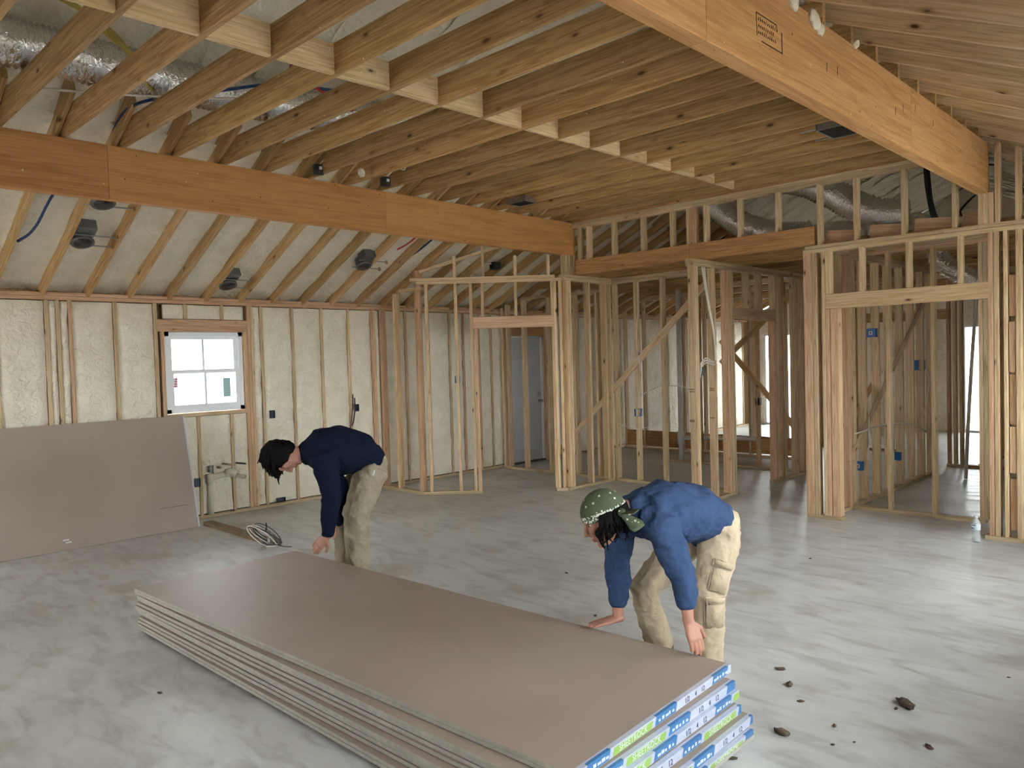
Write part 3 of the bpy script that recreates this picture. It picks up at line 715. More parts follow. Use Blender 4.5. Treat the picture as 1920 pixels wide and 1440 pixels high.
lumber('door_header', (hx, 8.35, 2.17), (hx, 9.50, 2.17), 0.14, 0.089, (0, 0, 1), M['fir'], WH)
for y in (8.36, 8.76, 9.10): hs(y, 2.24, 2.68, name='cripple_stud')
hs(9.46, z1=2.10, mat='fir', name='trimmer_stud'); hs(9.50); hs(9.72); hs(10.10); hs(10.38)

for yy, xx, zz in ((7.500, -4.515, 1.30), (7.500, -4.510, 1.275), (7.500, -4.515, 0.955), (7.500, -4.512, 0.94), (7.920, -4.50, 1.29), (7.920, -4.50, 1.27), (7.920, -4.505, 0.95)):
    bm = bmesh.new()
    for k in range(6): box(bm, (xx-0.03+0.011*k, yy-0.0012, zz), (xx-0.03+0.011*k+0.007, yy-0.0002, zz+0.012))
    obj('ink_stamp', bm, M['ink'], WH)['kind'] = 'stuff'
# ---- closet wall along X at Y = 8.45 (its left part closes the pantry)
WC = empty('wall_closet', (-5.5, 8.45, 0), 'stud wall with a long diagonal brace beyond the pantry corner', None, None, 'structure')
ycl = 8.455
hpl('bottom_plate', -8.42, -4.54, 0.019, mat='treated', y=ycl, par=WC)
hpl('top_plate', -6.40, -4.55, 2.699, y=ycl, par=WC); hpl('top_plate', -6.30, -4.55, 2.739, y=ycl, par=WC); hpl('top_plate', -8.0, -6.40, 2.61, y=ycl, par=WC)
for x in (-8.40, -8.30, -7.955, -7.46, -6.95, -6.55): vstud(WC, x, ycl, 0.04, min(2.59, raf_left(x)), 'pine', 'x')
for x, mt in ((-6.245, 'pine'), (-5.895, 'pine'), (-5.485, 'pine'), (-5.06, 'pine'), (-4.60, 'pine')): vstud(WC, x, ycl, 0.04, 2.68, mt, 'x')
lumber('brace', (-7.35, 8.405, 0.27), (-4.75, 8.405, 2.63), 0.085, 0.018, (-1, 0, 1), M['pine'], WC)

# ---- corner pantry: front return, diagonal doorway wall, side wall
WP = empty('wall_pantry_front', (-8.0, 6.13, 0), 'short stud wall joining the pantry to the foam wall', None, None, 'structure')
yp = 6.175
hpl('bottom_plate', -8.47, -7.60, 0.019, mat='treated', y=yp, par=WP)
hpl('top_plate', -8.0, -7.58, 2.63, y=yp, par=WP, mat='pine')
vstud(WP, -8.12, yp, 0.04, 2.60, 'rafter_pale', 'x'); vstud(WP, -7.66, yp, 0.04, 2.68, 'fir', 'x', 0.045); vstud(WP, -8.43, yp, 0.04, 2.42, 'fir', 'x')
lumber('beam_post', (-7.66, yp, 2.76), (-7.66, yp, 2.86), 0.05, 0.089, (1, 0, 0), M['fir'], WP)
WG = empty('wall_pantry_diagonal', (-7.0, 6.75, 0), 'angled stud wall with the red-brown header over the pantry doorway', None, None, 'structure')
du = V((math.sqrt(.5), math.sqrt(.5), 0)); dn = V((-math.sqrt(.5), math.sqrt(.5), 0)); dp = V((-7.6, 6.13, 0))
def dpt(s, z, n=0.045): p = dp + du*s + dn*n; return (p.x, p.y, z)
def ds(s, z0, z1, mat='pine', w=0.038, name='stud'): return lumber(name, dpt(s, z0), dpt(s, z1), w, 0.089, du, M[mat], WG)
def dh(name, s0, s1, z, h=0.038, mat='pine', n=0.045): return lumber(name, dpt(s0, z, n), dpt(s1, z, n), h, 0.089, (0, 0, 1), M[mat], WG)
dh('bottom_plate', 0.0, 0.745, 0.019, mat='treated'); dh('bottom_plate', 1.70, 1.84, 0.019, mat='treated')
dh('top_plate', -0.02, 1.86, 2.699); dh('top_plate', -0.1, 1.74, 2.739)
ds(0.10, 0.04, 2.68); ds(0.473, 0.04, 2.68); ds(0.665, 0.04, 2.68); ds(0.72, 0.04, 2.10, 'fir', 0.045, 'trimmer_stud')
dh('door_header', 0.685, 1.725, 2.175, 0.145, 'fir')
ds(0.815, 2.25, 2.68, name='cripple_stud'); ds(1.236, 2.25, 2.68, name='cripple_stud'); ds(1.70, 2.25, 2.68, name='cripple_stud')
ds(1.70, 0.04, 2.10, 'fir', 0.03, 'trimmer_stud'); ds(1.735, 0.04, 2.68); ds(1.80, 0.04, 2.68, 'rafter_pale')
for s in (0.47, 0.83, 1.24, 1.66):
    p = dp+du*s+dn*0.045; ds(s, 2.758, raf_left(p.x)+0.02 if s < 1.2 else 3.015, name='cripple_stud')
lumber('raked_plate', dpt(0.02, 2.84), dpt(1.2, 3.18), 0.038, 0.07, (0, 0, 1), M['pine'], WG)
WS = empty('wall_pantry_side', (-6.31, 7.9, 0), 'pantry side wall of studs below the end of the reddish beam', None, None, 'structure')
px = -6.315
lumber('bottom_plate', (px, 7.44, 0.019), (px, 8.40, 0.019), 0.038, 0.089, (0, 0, 1), M['treated'], WS)
for z in (2.699, 2.739): lumber('top_plate', (px, 7.42, z), (px, 8.42, z), 0.038, 0.089, (0, 0, 1), M['pine'], WS)
vstud(WS, px, 7.49, 0.04, 2.68, 'rafter_pale', w=0.05); vstud(WS, px, 7.54, 0.04, 2.68, 'pine'); vstud(WS, px, 7.93, 0.04, 2.68, 'pine'); vstud(WS, px, 8.28, 0.04, 2.68, 'rafter_pale'); vstud(WS, px, 8.385, 0.04, 2.68, 'pine')
for y in (7.52, 7.57, 7.68): lumber('beam_post', (-6.345, y, 2.758), (-6.345, y, 3.015), 0.04, 0.089, (0, 1, 0), M['pine'], WS)

# ---- walls of the back rooms
W2 = empty('wall_bath', (-6.5, 11.0, 0), 'far stud wall with brown blocking boards along its base', None, None, 'structure')
yb = 11.6
hpl('bottom_plate', -8.4, -4.9, 0.019, mat='treated', y=yb, par=W2); hpl('top_plate', -8.4, -4.9, 2.72, 0.076, y=yb, par=W2)
for i in range(9): vstud(W2, -8.35+0.41*i, yb, 0.04, 2.68, 'pine', 'x')
for a in (-8.33, -7.92, -7.51, -7.10, -6.69, -6.28, -5.87, -5.46): lumber('blocking', (a+0.0, yb-0.01, 0.20), (a+0.37, yb-0.01, 0.20), 0.28, 0.038, (0, 0, 1), M['header'], W2)
W3 = empty('wall_linen', (-5.3, 10.4, 0), 'dark interior stud wall with crossed braces at the end of the hall', None, None, 'structure')
hpl('bottom_plate', -6.2, -4.54, 0.019, mat='treated', y=10.465, par=W3); hpl('top_plate', -6.2, -4.54, 2.72, 0.076, y=10.465, par=W3)
for x in (-6.15, -5.62, -5.20, -4.80, -4.58): vstud(W3, x, 10.465, 0.04, 2.68, 'rafter', 'x')
lumber('brace', (-5.75, 10.41, 1.9), (-4.6, 10.41, 0.6), 0.085, 0.018, (1, 0, 1), M['rafter'], W3)
lumber('brace', (-5.75, 10.40, 1.55), (-4.6, 10.40, 2.55), 0.085, 0.018, (-1, 0, 1), M['rafter'], W3)
W4 = empty('wall_study', (-2.0, 12.1, 0), 'far stud wall with doubled posts seen through the niche opening', None, None, 'structure')
hpl('bottom_plate', -3.15, -0.2, 0.019, mat='treated', y=12.1, par=W4); hpl('top_plate', -4.6, -0.2, 2.72, 0.076, y=12.1, par=W4)
for x in (-3.12, -3.04, -2.96, -2.6, -2.2, -1.8, -1.4, -1.0): vstud(W4, x, 12.1, 0.04, 2.68, 'fir' if x == -3.12 else 'pine', 'x')
hpl('door_header', -4.5, -3.1, 2.17, 0.14, 'rafter', y=12.1, par=W4)
W5 = empty('wall_far_hall', (-6.0, 13.4, 0), 'distant stud wall in front of the bright patio doors', None, None, 'structure')
hpl('bottom_plate', -8.4, -4.2, 0.019, mat='treated', y=13.4, par=W5); hpl('top_plate', -8.4, -4.2, 2.72, 0.076, y=13.4, par=W5)
for x in (-8.3, -7.6, -6.75, -6.1, -5.45, -4.85, -4.3): vstud(W5, x, 13.4, 0.04, 2.68, 'rafter', 'x')
W6 = empty('wall_far_room', (-2.7, 14, 0), 'distant stud partition running toward the patio doors', None, None, 'structure')
lumber('bottom_plate', (-2.75, 12.2, 0.019), (-2.75, YF, 0.019), 0.038, 0.089, (0, 0, 1), M['treated'], W6)
for y in (12.6, 13.0, 13.4, 13.8, 14.2, 14.6, 15.0, 15.4, 15.8, 16.2, 16.6): vstud(W6, -2.75, y, 0.04, 2.68, 'pine')

# ---- remaining exterior walls with their openings
def ext_wall(name, axis, c, a0, a1, openings, ztop, label, inward):
    """Foam-faced exterior wall; openings (a, b, z0, z1)."""
    e = empty(name, (c, (a0+a1)/2, 0) if axis == 'x' else ((a0+a1)/2, c, 0), label, None, None, 'structure')
    cuts = sorted({a0, a1, *[o[0] for o in openings], *[o[1] for o in openings]})
    for a, b in zip(cuts, cuts[1:]):
        zs = [(0.0, ztop)]
        for o in openings:
            if o[0] <= a and b <= o[1]: zs = [(z0, z1) for z0, z1 in ((0.0, o[2]), (o[3], ztop)) if z1-z0 > 0.01]
        for z0, z1 in zs:
            bm = bmesh.new()
            lo, hi = ((c, a, z0), (c+0.14*inward, b, z1)) if axis == 'x' else ((a, c, z0), (b, c+0.14*inward, z1))
            lo, hi = tuple(map(min, lo, hi)), tuple(map(max, lo, hi))
            box(bm, lo, hi); obj('foam_panel', bm, M['foam'], e)
    return e
RIGHT_OPEN = [(0.9, 3.5, 0.95, 2.25), (4.2, 7.4, 0.95, 2.25)]
FRONT_OPEN = [(-7.9, -6.1, 0.80, 2.20)]
FAR_OPEN = [(-8.3, -6.8, 0.0, 2.12), (-4.15, -3.25, 0.0, 2.12)]
ext_wall('wall_right', 'x', XR, YN, YF, RIGHT_OPEN, 2.70, 'foam-lined exterior wall with wide patio openings', 1)
def gable(name, c, openings, label):
    e = ext_wall(name, 'y', c, XL-0.14, XR+0.14, openings, 2.5, label, 1 if c > 0 else -1)
    bm = bmesh.new(); y0, y1 = (c, c+0.14) if c > 0 else (c-0.14, c)
    pr = [(XL-0.14, 2.5), (XR+0.14, 2.5), (RIDGE, raf_left(RIDGE)+0.3)]
    a = [bm.verts.new((x, y0, z)) for x, z in pr]; b = [bm.verts.new((x, y1, z)) for x, z in pr]
    bm.faces.new(a); bm.faces.new(b[::-1])
    for i in range(3): bm.faces.new((a[i], b[i], b[(i+1) % 3], a[(i+1) % 3]))
    bmesh.ops.recalc_face_normals(bm, faces=bm.faces[:])
    obj('gable_panel', bm, M['foam'], e)
    return e
gable('wall_front', YN, FRONT_OPEN, 'foam-lined gable wall with a window and a doorway')
gable('wall_far', YF, FAR_OPEN, 'distant foam-lined gable wall with tall patio openings')
wn = 1
def patio(axis, c, o, label):
    global wn
    wn += 1
    e = empty('window_%d' % wn, ((c, (o[0]+o[1])/2, o[2]) if axis == 'x' else ((o[0]+o[1])/2, c, o[2])), label, None, None, 'structure')
    n = max(2, int(round((o[1]-o[0])/0.95))); w = (o[1]-o[0])/n; t = 0.045
    for i in range(n):
        a, b = o[0]+w*i, o[0]+w*(i+1); bm = bmesh.new()
        for q in (((a, o[2]), (a+t, o[3])), ((b-t, o[2]), (b, o[3])), ((a+t, o[2]), (b-t, o[2]+t)), ((a+t, o[3]-t), (b-t, o[3]))):
            lo = (c+0.04, q[0][0], q[0][1]) if axis == 'x' else (q[0][0], c+0.04, q[0][1]); hi = (c+0.09, q[1][0], q[1][1]) if axis == 'x' else (q[1][0], c+0.09, q[1][1])
            box(bm, lo, hi)
        s = obj('sash', bm, M['vinyl'], e); bm = bmesh.new()
        lo = (c+0.06, a+t, o[2]+t) if axis == 'x' else (a+t, c+0.06, o[2]+t); hi = (c+0.066, b-t, o[3]-t) if axis == 'x' else (b-t, c+0.066, o[3]-t)
        box(bm, lo, hi); obj('pane', bm, M['glass'], s)
for k, o in enumerate(FAR_OPEN): patio('y', YF, o, ['bright patio door at the end of the hall', 'patio door seen through the niche studs', 'distant window over a low foam sill'][k])
patio('x', XL-0.13, (-2.62, -1.22, 0.8, 2.12), 'unseen window added for light in the foam wall before the leaning sheet')  # window added out of view to let daylight onto the left floor
for k, o in enumerate(RIGHT_OPEN[:2]): patio('x', XR, o, ['wide white framed window beside the drywall stack', 'wide white framed window beside the framed partition'][k])

# ------------------------------------------------------------------ stack of drywall
def sheet_mesh(bm, L, W, t, z0):
    """One gypsum sheet: brown paper faces (0), pale edges (1)."""
    n = 12
    for side in (0, 1):
        pass
    vs = []
    for k in range(n+1):
        x = -L/2 + L*k/n
        vs.append([bm.verts.new((x, y, z)) for y, z in ((-W/2, z0), (W/2, z0), (W/2, z0+t), (-W/2, z0+t))])
    for a, b in zip(vs, vs[1:]):
        for i, mi in ((0, 0), (1, 1), (2, 0), (3, 1)):
            f = bm.faces.new((a[i], a[(i+1) % 4], b[(i+1) % 4], b[i])); f.material_index = mi
    f = bm.faces.new(vs[0]); f.material_index = 1
    f = bm.faces.new(vs[-1][::-1]); f.material_index = 1
    bmesh.ops.recalc_face_normals(bm, faces=bm.faces[:])

def text(name, body, size, mat, parent, matrix):
    c = bpy.data.curves.new(name, 'FONT'); c.body = body; c.size = size; c.extrude = 0.0003; c.resolution_u = 2
    c.align_x = 'CENTER'; c.align_y = 'CENTER'
    c.materials.append(mat)
    tmp = bpy.data.objects.new('tmp_text', c)
    me = bpy.data.meshes.new_from_object(tmp); bpy.data.objects.remove(tmp)
    if not me.materials: me.materials.append(mat)
    o = bpy.data.objects.new(name, me); o.matrix_basis = matrix
    return put(o, parent)

def end_tape(parent, mw, L, W, t, seed, flap=0.022):
    """Printed paper tape folded over the +x end of a bundle; mw places the bundle in the world."""
    bm = bmesh.new(); x1 = L/2
    prof = [(x1-flap, t+0.0006), (x1+0.0012, t+0.0006), (x1+0.0012, -0.0006), (x1-flap, -0.0006)]
    rows = [[bm.verts.new(mw @ V((px_, y, pz))) for px_, pz in prof] for y in (-W/2, W/2)]
    for i in range(3): bm.faces.new((rows[0][i], rows[1][i], rows[1][i+1], rows[0][i+1]))
    bmesh.ops.recalc_face_normals(bm, faces=bm.faces[:])
    tp = obj('end_tape', bm, M['tape'], parent)
    rnd = random.Random(seed)
    seq = [('tape_blue', 0.17), ('tape_green', 0.30), ('tape_blue', 0.19), ('white', 0.30)]
    y = -W/2 - rnd.uniform(0, 0.8); i = rnd.randrange(4)
    texts = []
    while y < W/2:
        kind, ln = seq[i % 4]; i += 1
        a, b = max(y, -W/2+0.002), min(y+ln-0.012, W/2-0.002)
        if b-a > 0.02:
            sl = 0.012
            if kind != 'white':
                q = [(a, 0.001), (b-sl if b < W/2-0.01 else b, 0.001), (b, t*0.86), (a+sl if a > -W/2+0.01 else a, t*0.86)]
                bm = bmesh.new()
                lowr = [bm.verts.new(mw @ V((x1+0.0020, yy, zz))) for yy, zz in q]
                bm.faces.new(lowr)
                if kind == 'tape_blue':
                    q = [(lowr[3].co, None), (lowr[2].co, None)]
                    k0, k1 = a+sl if a > -W/2+0.01 else a, b
                    t0 = [bm.verts.new(mw @ V((xx, yy, t+0.0012))) for yy, xx in ((k0, x1+0.002), (k1, x1+0.002), (k1, x1-0.012), (k0, x1-0.012))]
                    bm.faces.new((lowr[3], lowr[2], t0[1], t0[0])); bm.faces.new(t0)
                bmesh.ops.recalc_face_normals(bm, faces=bm.faces[:])
                obj('printed_band', bm, M[kind], tp)
            if b-a > ln-0.05:
                texts.append((kind, (a+b)/2))
        y += ln
    basis = Matrix(((0, 0, 1, x1+0.0024), (1, 0, 0, 0), (0, 1, 0, t*0.44), (0, 0, 0, 1)))
    for kind, yy in texts:
        mm = mw @ Matrix.Translation((0, yy, 0)) @ basis
        if kind == 'tape_green': text('lettering', 'SHEETROCK', 0.036, M['print_white'], tp, mm)
        elif kind == 'white': 
            for q, bdy in ((-0.07, '1/2'), (0.005, '4'), (0.07, '12')): text('lettering', bdy, 0.034, M['print_dark'], tp, mm @ Matrix.Translation((q, 0, 0)))
        else:
            bm = bmesh.new()
            for k in range(5):
                w = rnd.uniform(0.012, 0.024)
                box(bm, (0, -0.06+0.027*k, -0.006), (0.0006, -0.06+0.027*k+w, 0.008 if k % 2 else 0.004))
            for v in bm.verts: v.co = mw @ (V((x1+0.0021, yy, t*0.42)) + v.co)
            obj('lettering', bm, M['print_white'], tp)['kind'] = 'stuff'
    return tp

ANG = math.atan2(0.170, 3.69); T = 0.0172; PITCHZ = 0.0385; NB = 6
order = ['topmost', 'second from the top', 'third from the top', 'third from the bottom', 'second from the bottom', 'lowest']
random.seed(3)
jit = [(0, 0, 0), (0.045, -0.035, -0.020), (0.065, -0.040, -0.016), (0.095, -0.070, -0.030), (0.145, -0.065, -0.022), (0.165, -0.095, -0.032)]
for i in range(NB):
    z0 = 0.020+(NB-1-i)*PITCHZ
    dx, dy, da = jit[i]
    mw = Matrix.Translation((-3.545+dx, 2.515+dy, z0)) @ Matrix.Rotation(ANG+da, 4, 'Z')
    e = empty('drywall_bundle', mw.translation, 'taped pair of brown drywall sheets, %s of the floor stack' % order[i], 'drywall', 'drywall bundles stacked on the floor')
    off = [(0, 0), (random.uniform(-0.010, 0.006), random.uniform(-0.012, 0.012))]
    for k in range(2):
        bm = bmesh.new(); sheet_mesh(bm, 3.64, 1.22, T-0.0006, k*(T+0.0016))
        o = obj('sheet', bm, [M['paper'], M['gyp_edge']], e)
        o.matrix_basis = mw @ Matrix.Translation((off[1-k][0]-0.002*k, off[1-k][1], 0))
    end_tape(e, mw, 3.645, 1.215, 2*T+0.0015, 20+i)

for k, x in enumerate((-4.7, -3.4, -2.1)):
    tag(lumber('spacer_strip', (x, 1.88, 0.0095), (x, 2.98, 0.0095), 0.019, 0.06, (0, 0, 1), M['old']), 'flat wooden strip lying under the %s of the drywall stack' % ('end facing the foam wall', 'middle', 'taped end')[k], 'wood strip')
# ---- single sheet leaning on the foam wall
e = empty('drywall_sheet', (-8.1, 1.6, 0), 'brown drywall sheet leaning against the foam wall below the window', 'drywall')
tilt = math.atan2(0.30, 1.18)
mw = Matrix.Translation((-8.094, 1.62, 0.004)) @ Matrix(((0, -math.sin(tilt), math.cos(tilt), 0), (1, 0, 0, 0), (0, math.cos(tilt), math.sin(tilt), 0), (0, 0, 0, 1))) @ Matrix.Translation((0, 0.61, -T))
bm = bmesh.new(); sheet_mesh(bm, 3.66, 1.22, T, 0)
o = obj('sheet', bm, [M['paper'], M['gyp_edge']], e); o.matrix_basis = mw
bm = bmesh.new(); x1 = 1.83
rows = [[bm.verts.new(mw @ V((a, y, b))) for a, b in ((x1-0.012, T+0.0006), (x1+0.001, T+0.0006), (x1+0.001, -0.0005))] for y in (-0.61, 0.61)]
for i in range(2): bm.faces.new((rows[0][i], rows[1][i], rows[1][i+1], rows[0][i+1]))
tp = obj('end_tape', bm, M['tape'], e)
bm = bmesh.new()
for k in range(16):
    y = -0.58+0.073*k
    box(bm, (x1+0.0011, y, 0.003), (x1+0.0018, y+0.02+0.018*(k % 3), T-0.004))
for v in bm.verts: v.co = mw @ v.co
obj('lettering', bm, M['ink'], tp)['kind'] = 'stuff'
for a, b, c in ((-1.5, -1.1, -0.52), (1.45, 1.75, -0.36)):
    bm = bmesh.new(); box(bm, (a, c, T), (b, c+0.004, T+0.0006))
    for v in bm.verts: v.co = mw @ v.co
    obj('print_line', bm, M['ink'], e)
bm = bmesh.new()
for q in ((0.53, -0.52), (0.55, -0.545)): box(bm, (q[0], q[1], T), (q[0]+0.05, q[1]+0.012, T+0.0006))
for v in bm.verts: v.co = mw @ v.co
obj('scuff', bm, M['print_white'], e)

# ---- board and wire bundle on the floor beside it
b_ = lumber('floor_board', (-8.13, 3.555, 0.0215), (-6.80, 3.55, 0.0215), 0.043, 0.10, (0, 0, 1), M['old'])
tag(b_, 'weathered wooden board lying flat at the corner of the leaning sheet', 'board')
CX, CY = V((0.72, 0.70, 0)), V((-0.70, 0.72, 0))      # the coil lies diagonally on the slab
e = empty('wire_bundle', (-6.72, 3.47, 0), 'coil of grey and white electrical wire dropped at the end of the board', 'wire')
random.seed(5)
for k in range(9):
    bm = bmesh.new(); c = V((-6.76, 3.50, 0.085)); pts = []
    a = random.uniform(0.13, 0.19); bb = random.uniform(0.035, 0.07); tl = random.uniform(0.35, 0.6); ph = random.uniform(-0.3, 0.3)
    ax = (CX*0.86 + V((0, 0, -0.50))).normalized(); ay = (V((0, 0, 1))*0.8 + CY*0.4).normalized()
    for i in range(17):
        t = 2*math.pi*i/17
        p = c + ax*(a*math.cos(t+ph)) + ay*(bb*math.sin(t)) + CY*(0.02*k-0.08)*1.0
        p.z = max(0.008, p.z); pts.append(p)
    tube(bm, pts+[pts[0]], 0.0055, 6)
    obj('loop', bm, M['cable_white' if k % 3 == 0 else 'rubber'], e, True)
bm = bmesh.new(); tube(bm, smooth_path([(-6.70, 3.50, 0.03), (-6.64, 3.52, 0.02), (-6.52, 3.56, 0.008), (-6.45, 3.60, 0.006)]), 0.005, 6); obj('wire_end', bm, M['rubber'], e, True)
bm = bmesh.new(); tube(bm, smooth_path([(-6.80, 3.52, 0.10), (-6.78, 3.53, 0.16), (-6.79, 3.53, 0.20)]), 0.007, 6); obj('wire_end', bm, M['black'], e, True)
bm = bmesh.new(); tube(bm, [c+ax*0.06+ay*0.05*math.cos(t)+CY*0.05*math.sin(t) for t in [2*math.pi*i/14 for i in range(15)]], 0.012, 6); obj('wrap', bm, M['galv'], e, True)

# ---- bottle
e = empty('water_bottle', (-1.735, 7.50, 0), 'clear plastic water bottle standing at the foot of the studs', 'bottle')
bm = bmesh.new(); lathe(bm, (-1.735, 7.50, 0), [(0.028, 0), (0.034, 0.006), (0.034, 0.05), (0.030, 0.08), (0.033, 0.105), (0.034, 0.16), (0.028, 0.185), (0.014, 0.205), (0.013, 0.213)]); obj('bottle_body', bm, M['bottle'], e, True)
bm = bmesh.new(); lathe(bm, (-1.735, 7.50, 0), [(0.0345, 0.108), (0.0352, 0.11), (0.0352, 0.158), (0.0345, 0.160)])
lb = obj('bottle_label', bm, plain('bottle_label', (0.72, 0.82, 0.90), 0.4), e, True)
bm = bmesh.new()
for k in range(9):
    a0, a1 = -2.9+0.14*k, -2.9+0.14*(k+1)
    q = [V((-1.735+0.0356*math.cos(a), 7.50+0.0356*math.sin(a), z)) for a, z in ((a0, 0.115), (a1, 0.115), (a1, 0.137-0.002*k), (a0, 0.139-0.002*k))]
    bm.faces.new([bm.verts.new(p) for p in q])
obj('label_band', bm, M['tape_blue'], lb)
bm = bmesh.new()
for k in range(5):
    a0 = -2.35+0.2*k; q = [V((-1.735+0.0357*math.cos(a), 7.50+0.0357*math.sin(a), z)) for a, z in ((a0, 0.146), (a0+0.15, 0.146), (a0+0.15, 0.155), (a0, 0.155))]
    bm.faces.new([bm.verts.new(p) for p in q])
obj('lettering', bm, M['navybox'], lb)
bm = bmesh.new(); lathe(bm, (-1.735, 7.50, 0), [(0.015, 0.210), (0.0155, 0.212), (0.0155, 0.226), (0.014, 0.228)]); obj('cap', bm, M['pvc'], e, True)

# ---- debris on the slab
random.seed(21)
chips = [(-1.814, 3.851, .035), (-1.694, 3.699, .04), (-1.574, 3.558, .022), (-1.185, 3.833, .075), (-1.209, 3.772, .018), (-1.503, 3.197, .05), (-1.358, 3.417, .022), (-0.988, 3.487, .03), (-1.563, 2.864, .026), (-3.89, 4.543, .02), (-3.4, 4.9, .018), (-1.3, 3.25, .012), (-1.24, 3.33, .012), (-3.1, 3.9, .02), (-4.115, 1.507, .02), (-0.9, 4.5, .012), (-2.6, 6.1, .02)]
for x, y, r in chips:
    bm = bmesh.new(); bmesh.ops.create_icosphere(bm, subdivisions=2, radius=1.0)
    a = random.uniform(0, 3.1); s = random.random()*50
    for v in bm.verts:
        d = 1+0.5*noise.noise(v.co*1.7+V((s, s, s)))
        p = V((v.co.x*r*0.75, v.co.y*r*0.4, (v.co.z+0.95)*r*0.22))*d
        v.co = V((x + p.x*math.cos(a)-p.y*math.sin(a), y + p.x*math.sin(a)+p.y*math.cos(a), max(0.0005, p.z)))
    o = obj('debris_chip', bm, M['debris'], None, True)
    if r > 0.07: tag(o, 'largest dark chip of bark lying alone on the concrete', 'debris', 'crumbs of dirt scattered on the slab')
    elif (x, y) == (-1.503, 3.197): tag(o, 'flat brown wood chip beside the corner of the drywall stack', 'debris', 'crumbs of dirt scattered on the slab')
    else: tag(o, 'small dark crumb of dirt lying on the concrete floor', 'debris', 'crumbs of dirt scattered on the slab')

# ------------------------------------------------------------------ electrical boxes, pipes, cables, ducts
def outlet_box(p, w, h, d, mat, label, facing=(1, 0, 0), mark=False, group=None, wires=True):
    e = empty('outlet_box', p, label, 'box', group)
    f = V(facing).normalized(); s = V((0, 0, 1)).cross(f).normalized(); u = V((0, 0, 1))
    P = V(p); bm = bmesh.new(); t = 0.004
    def bx(c0, c1):
        vs = box(bm, c0, c1)
        for v in vs: v.co = P + s*v.co.x + u*v.co.z + f*v.co.y
    bx((-w/2, -d, -h/2), (w/2, -d+t, h/2)); bx((-w/2, -d, -h/2), (-w/2+t, 0, h/2)); bx((w/2-t, -d, -h/2), (w/2, 0, h/2)); bx((-w/2, -d, -h/2), (w/2, 0, -h/2+t)); bx((-w/2, -d, h/2-t), (w/2, 0, h/2))
    bmesh.ops.recalc_face_normals(bm, faces=bm.faces[:])
    obj('box_body', bm, M[mat], e)
    if mark:
        bm = bmesh.new()
        bx((-0.022, -d-0.0015, -0.022), (0.022, -d, 0.022)); obj('box_label', bm, M['print_white'], e)
        bm = bmesh.new(); bx((-0.009, -d-0.003, -0.009), (0.009, -d-0.0012, 0.009)); obj('label_mark', bm, M['navybox'], e)
    for sx in ((-0.3, 0.3) if wires else ()):
        bm = bmesh.new(); q = P + u*(h/2)
        tube(bm, smooth_path([P + s*(sx*w*0.5) - f*d*0.5, P + s*(sx*w) + u*(h*0.35) - f*d*0.2, P+s*(sx*w)+u*(h*0.6)-f*d*0.5]), 0.004, 5); obj('wire', bm, M['cable_white'], e, True)
    return e
LB = [((XL+0.035, 4.545, 1.12), 'navybox', 'dark blue outlet box on the foam wall beside the window'), ((XL+0.03, 4.62, 0.075), 'navybox', 'dark blue outlet box low on the foam wall at the floor plate'),
      ((XL+0.03, 3.61, 0.42), 'navybox', 'dark blue outlet box behind the edge of the leaning sheet'), ((XL+0.035, 5.75, 1.12), 'navybox', 'dark blue outlet box beside hanging red wire on the foam wall')]
for p, mt, lb in LB:
    hh = (0.05, 0.095) if p[2] > 0.2 else (0.10, 0.05)
    outlet_box(p, hh[0]+0.01, hh[1], 0.024, mt, lb, wires=False)
outlet_box((-5.872, 8.40, 0.945), 0.10, 0.10, 0.07, 'blue', 'blue double outlet box on the stud crossed by the diagonal brace', (0.35, -1, 0), True)
outlet_box((-7.66+0.02, 6.80, 1.45), 0.06, 0.10, 0.07, 'blue', 'blue switch box on a stud inside the pantry', (1, -0.6, 0))
outlet_box((-5.05, 8.40, 1.12), 0.06, 0.10, 0.07, 'navybox', 'dark blue box behind the double hall post', (0, -1, 0))
outlet_box((-3.15, 8.735, 0.41), 0.095, 0.10, 0.05, 'blue', 'blue outlet box with white mark low on the bedroom partition', (0.1, 1, 0), True)
outlet_box((-3.14, 9.155, 1.885), 0.11, 0.10, 0.05, 'blue', 'blue double box high on the bedroom partition', (0.1, 1, 0), True)
outlet_box((-3.10, 10.80, 1.475), 0.15, 0.13, 0.06, 'blue', 'wide blue switch box with loose wires on the bedroom partition', (1, -0.3, 0))
outlet_box((-3.13, 9.98, 0.38), 0.06, 0.10, 0.05, 'blue', 'small blue outlet box near the floor of the bedroom partition', (0.2, 1, 0))
outlet_box((-5.18, 10.40, 0.985), 0.07, 0.10, 0.06, 'navybox', 'dark blue box on the dark stud at the end of the hall', (0, -1, 0))
# grey junction box with white cable on the hall wall
e = empty('junction_box', (-4.45, 7.74, 1.50), 'grey steel junction box with curled white cable on the hall post', 'box')
bm = bmesh.new(); box(bm, (-4.53, 7.66, 1.455), (-4.485, 7.76, 1.555)); obj('box_body', bm, M['galv'], e)
for k in range(3):
    bm = bmesh.new(); tube(bm, smooth_path([(-4.47, 7.60, 1.54+0.02*k), (-4.43, 7.68, 1.60+0.025*k), (-4.43, 7.78, 1.58+0.02*k), (-4.45, 7.90, 1.56+0.02*k)]), 0.006, 6); obj('wire', bm, M['cable_white'], e, True)
bm = bmesh.new(); tube(bm, smooth_path([(-4.45, 7.60, 1.60), (-4.44, 7.585, 1.53), (-4.45, 7.585, 1.47), (-4.47, 7.62, 1.44)]), 0.008, 6); obj('wire', bm, M['cable_white'], e, True)

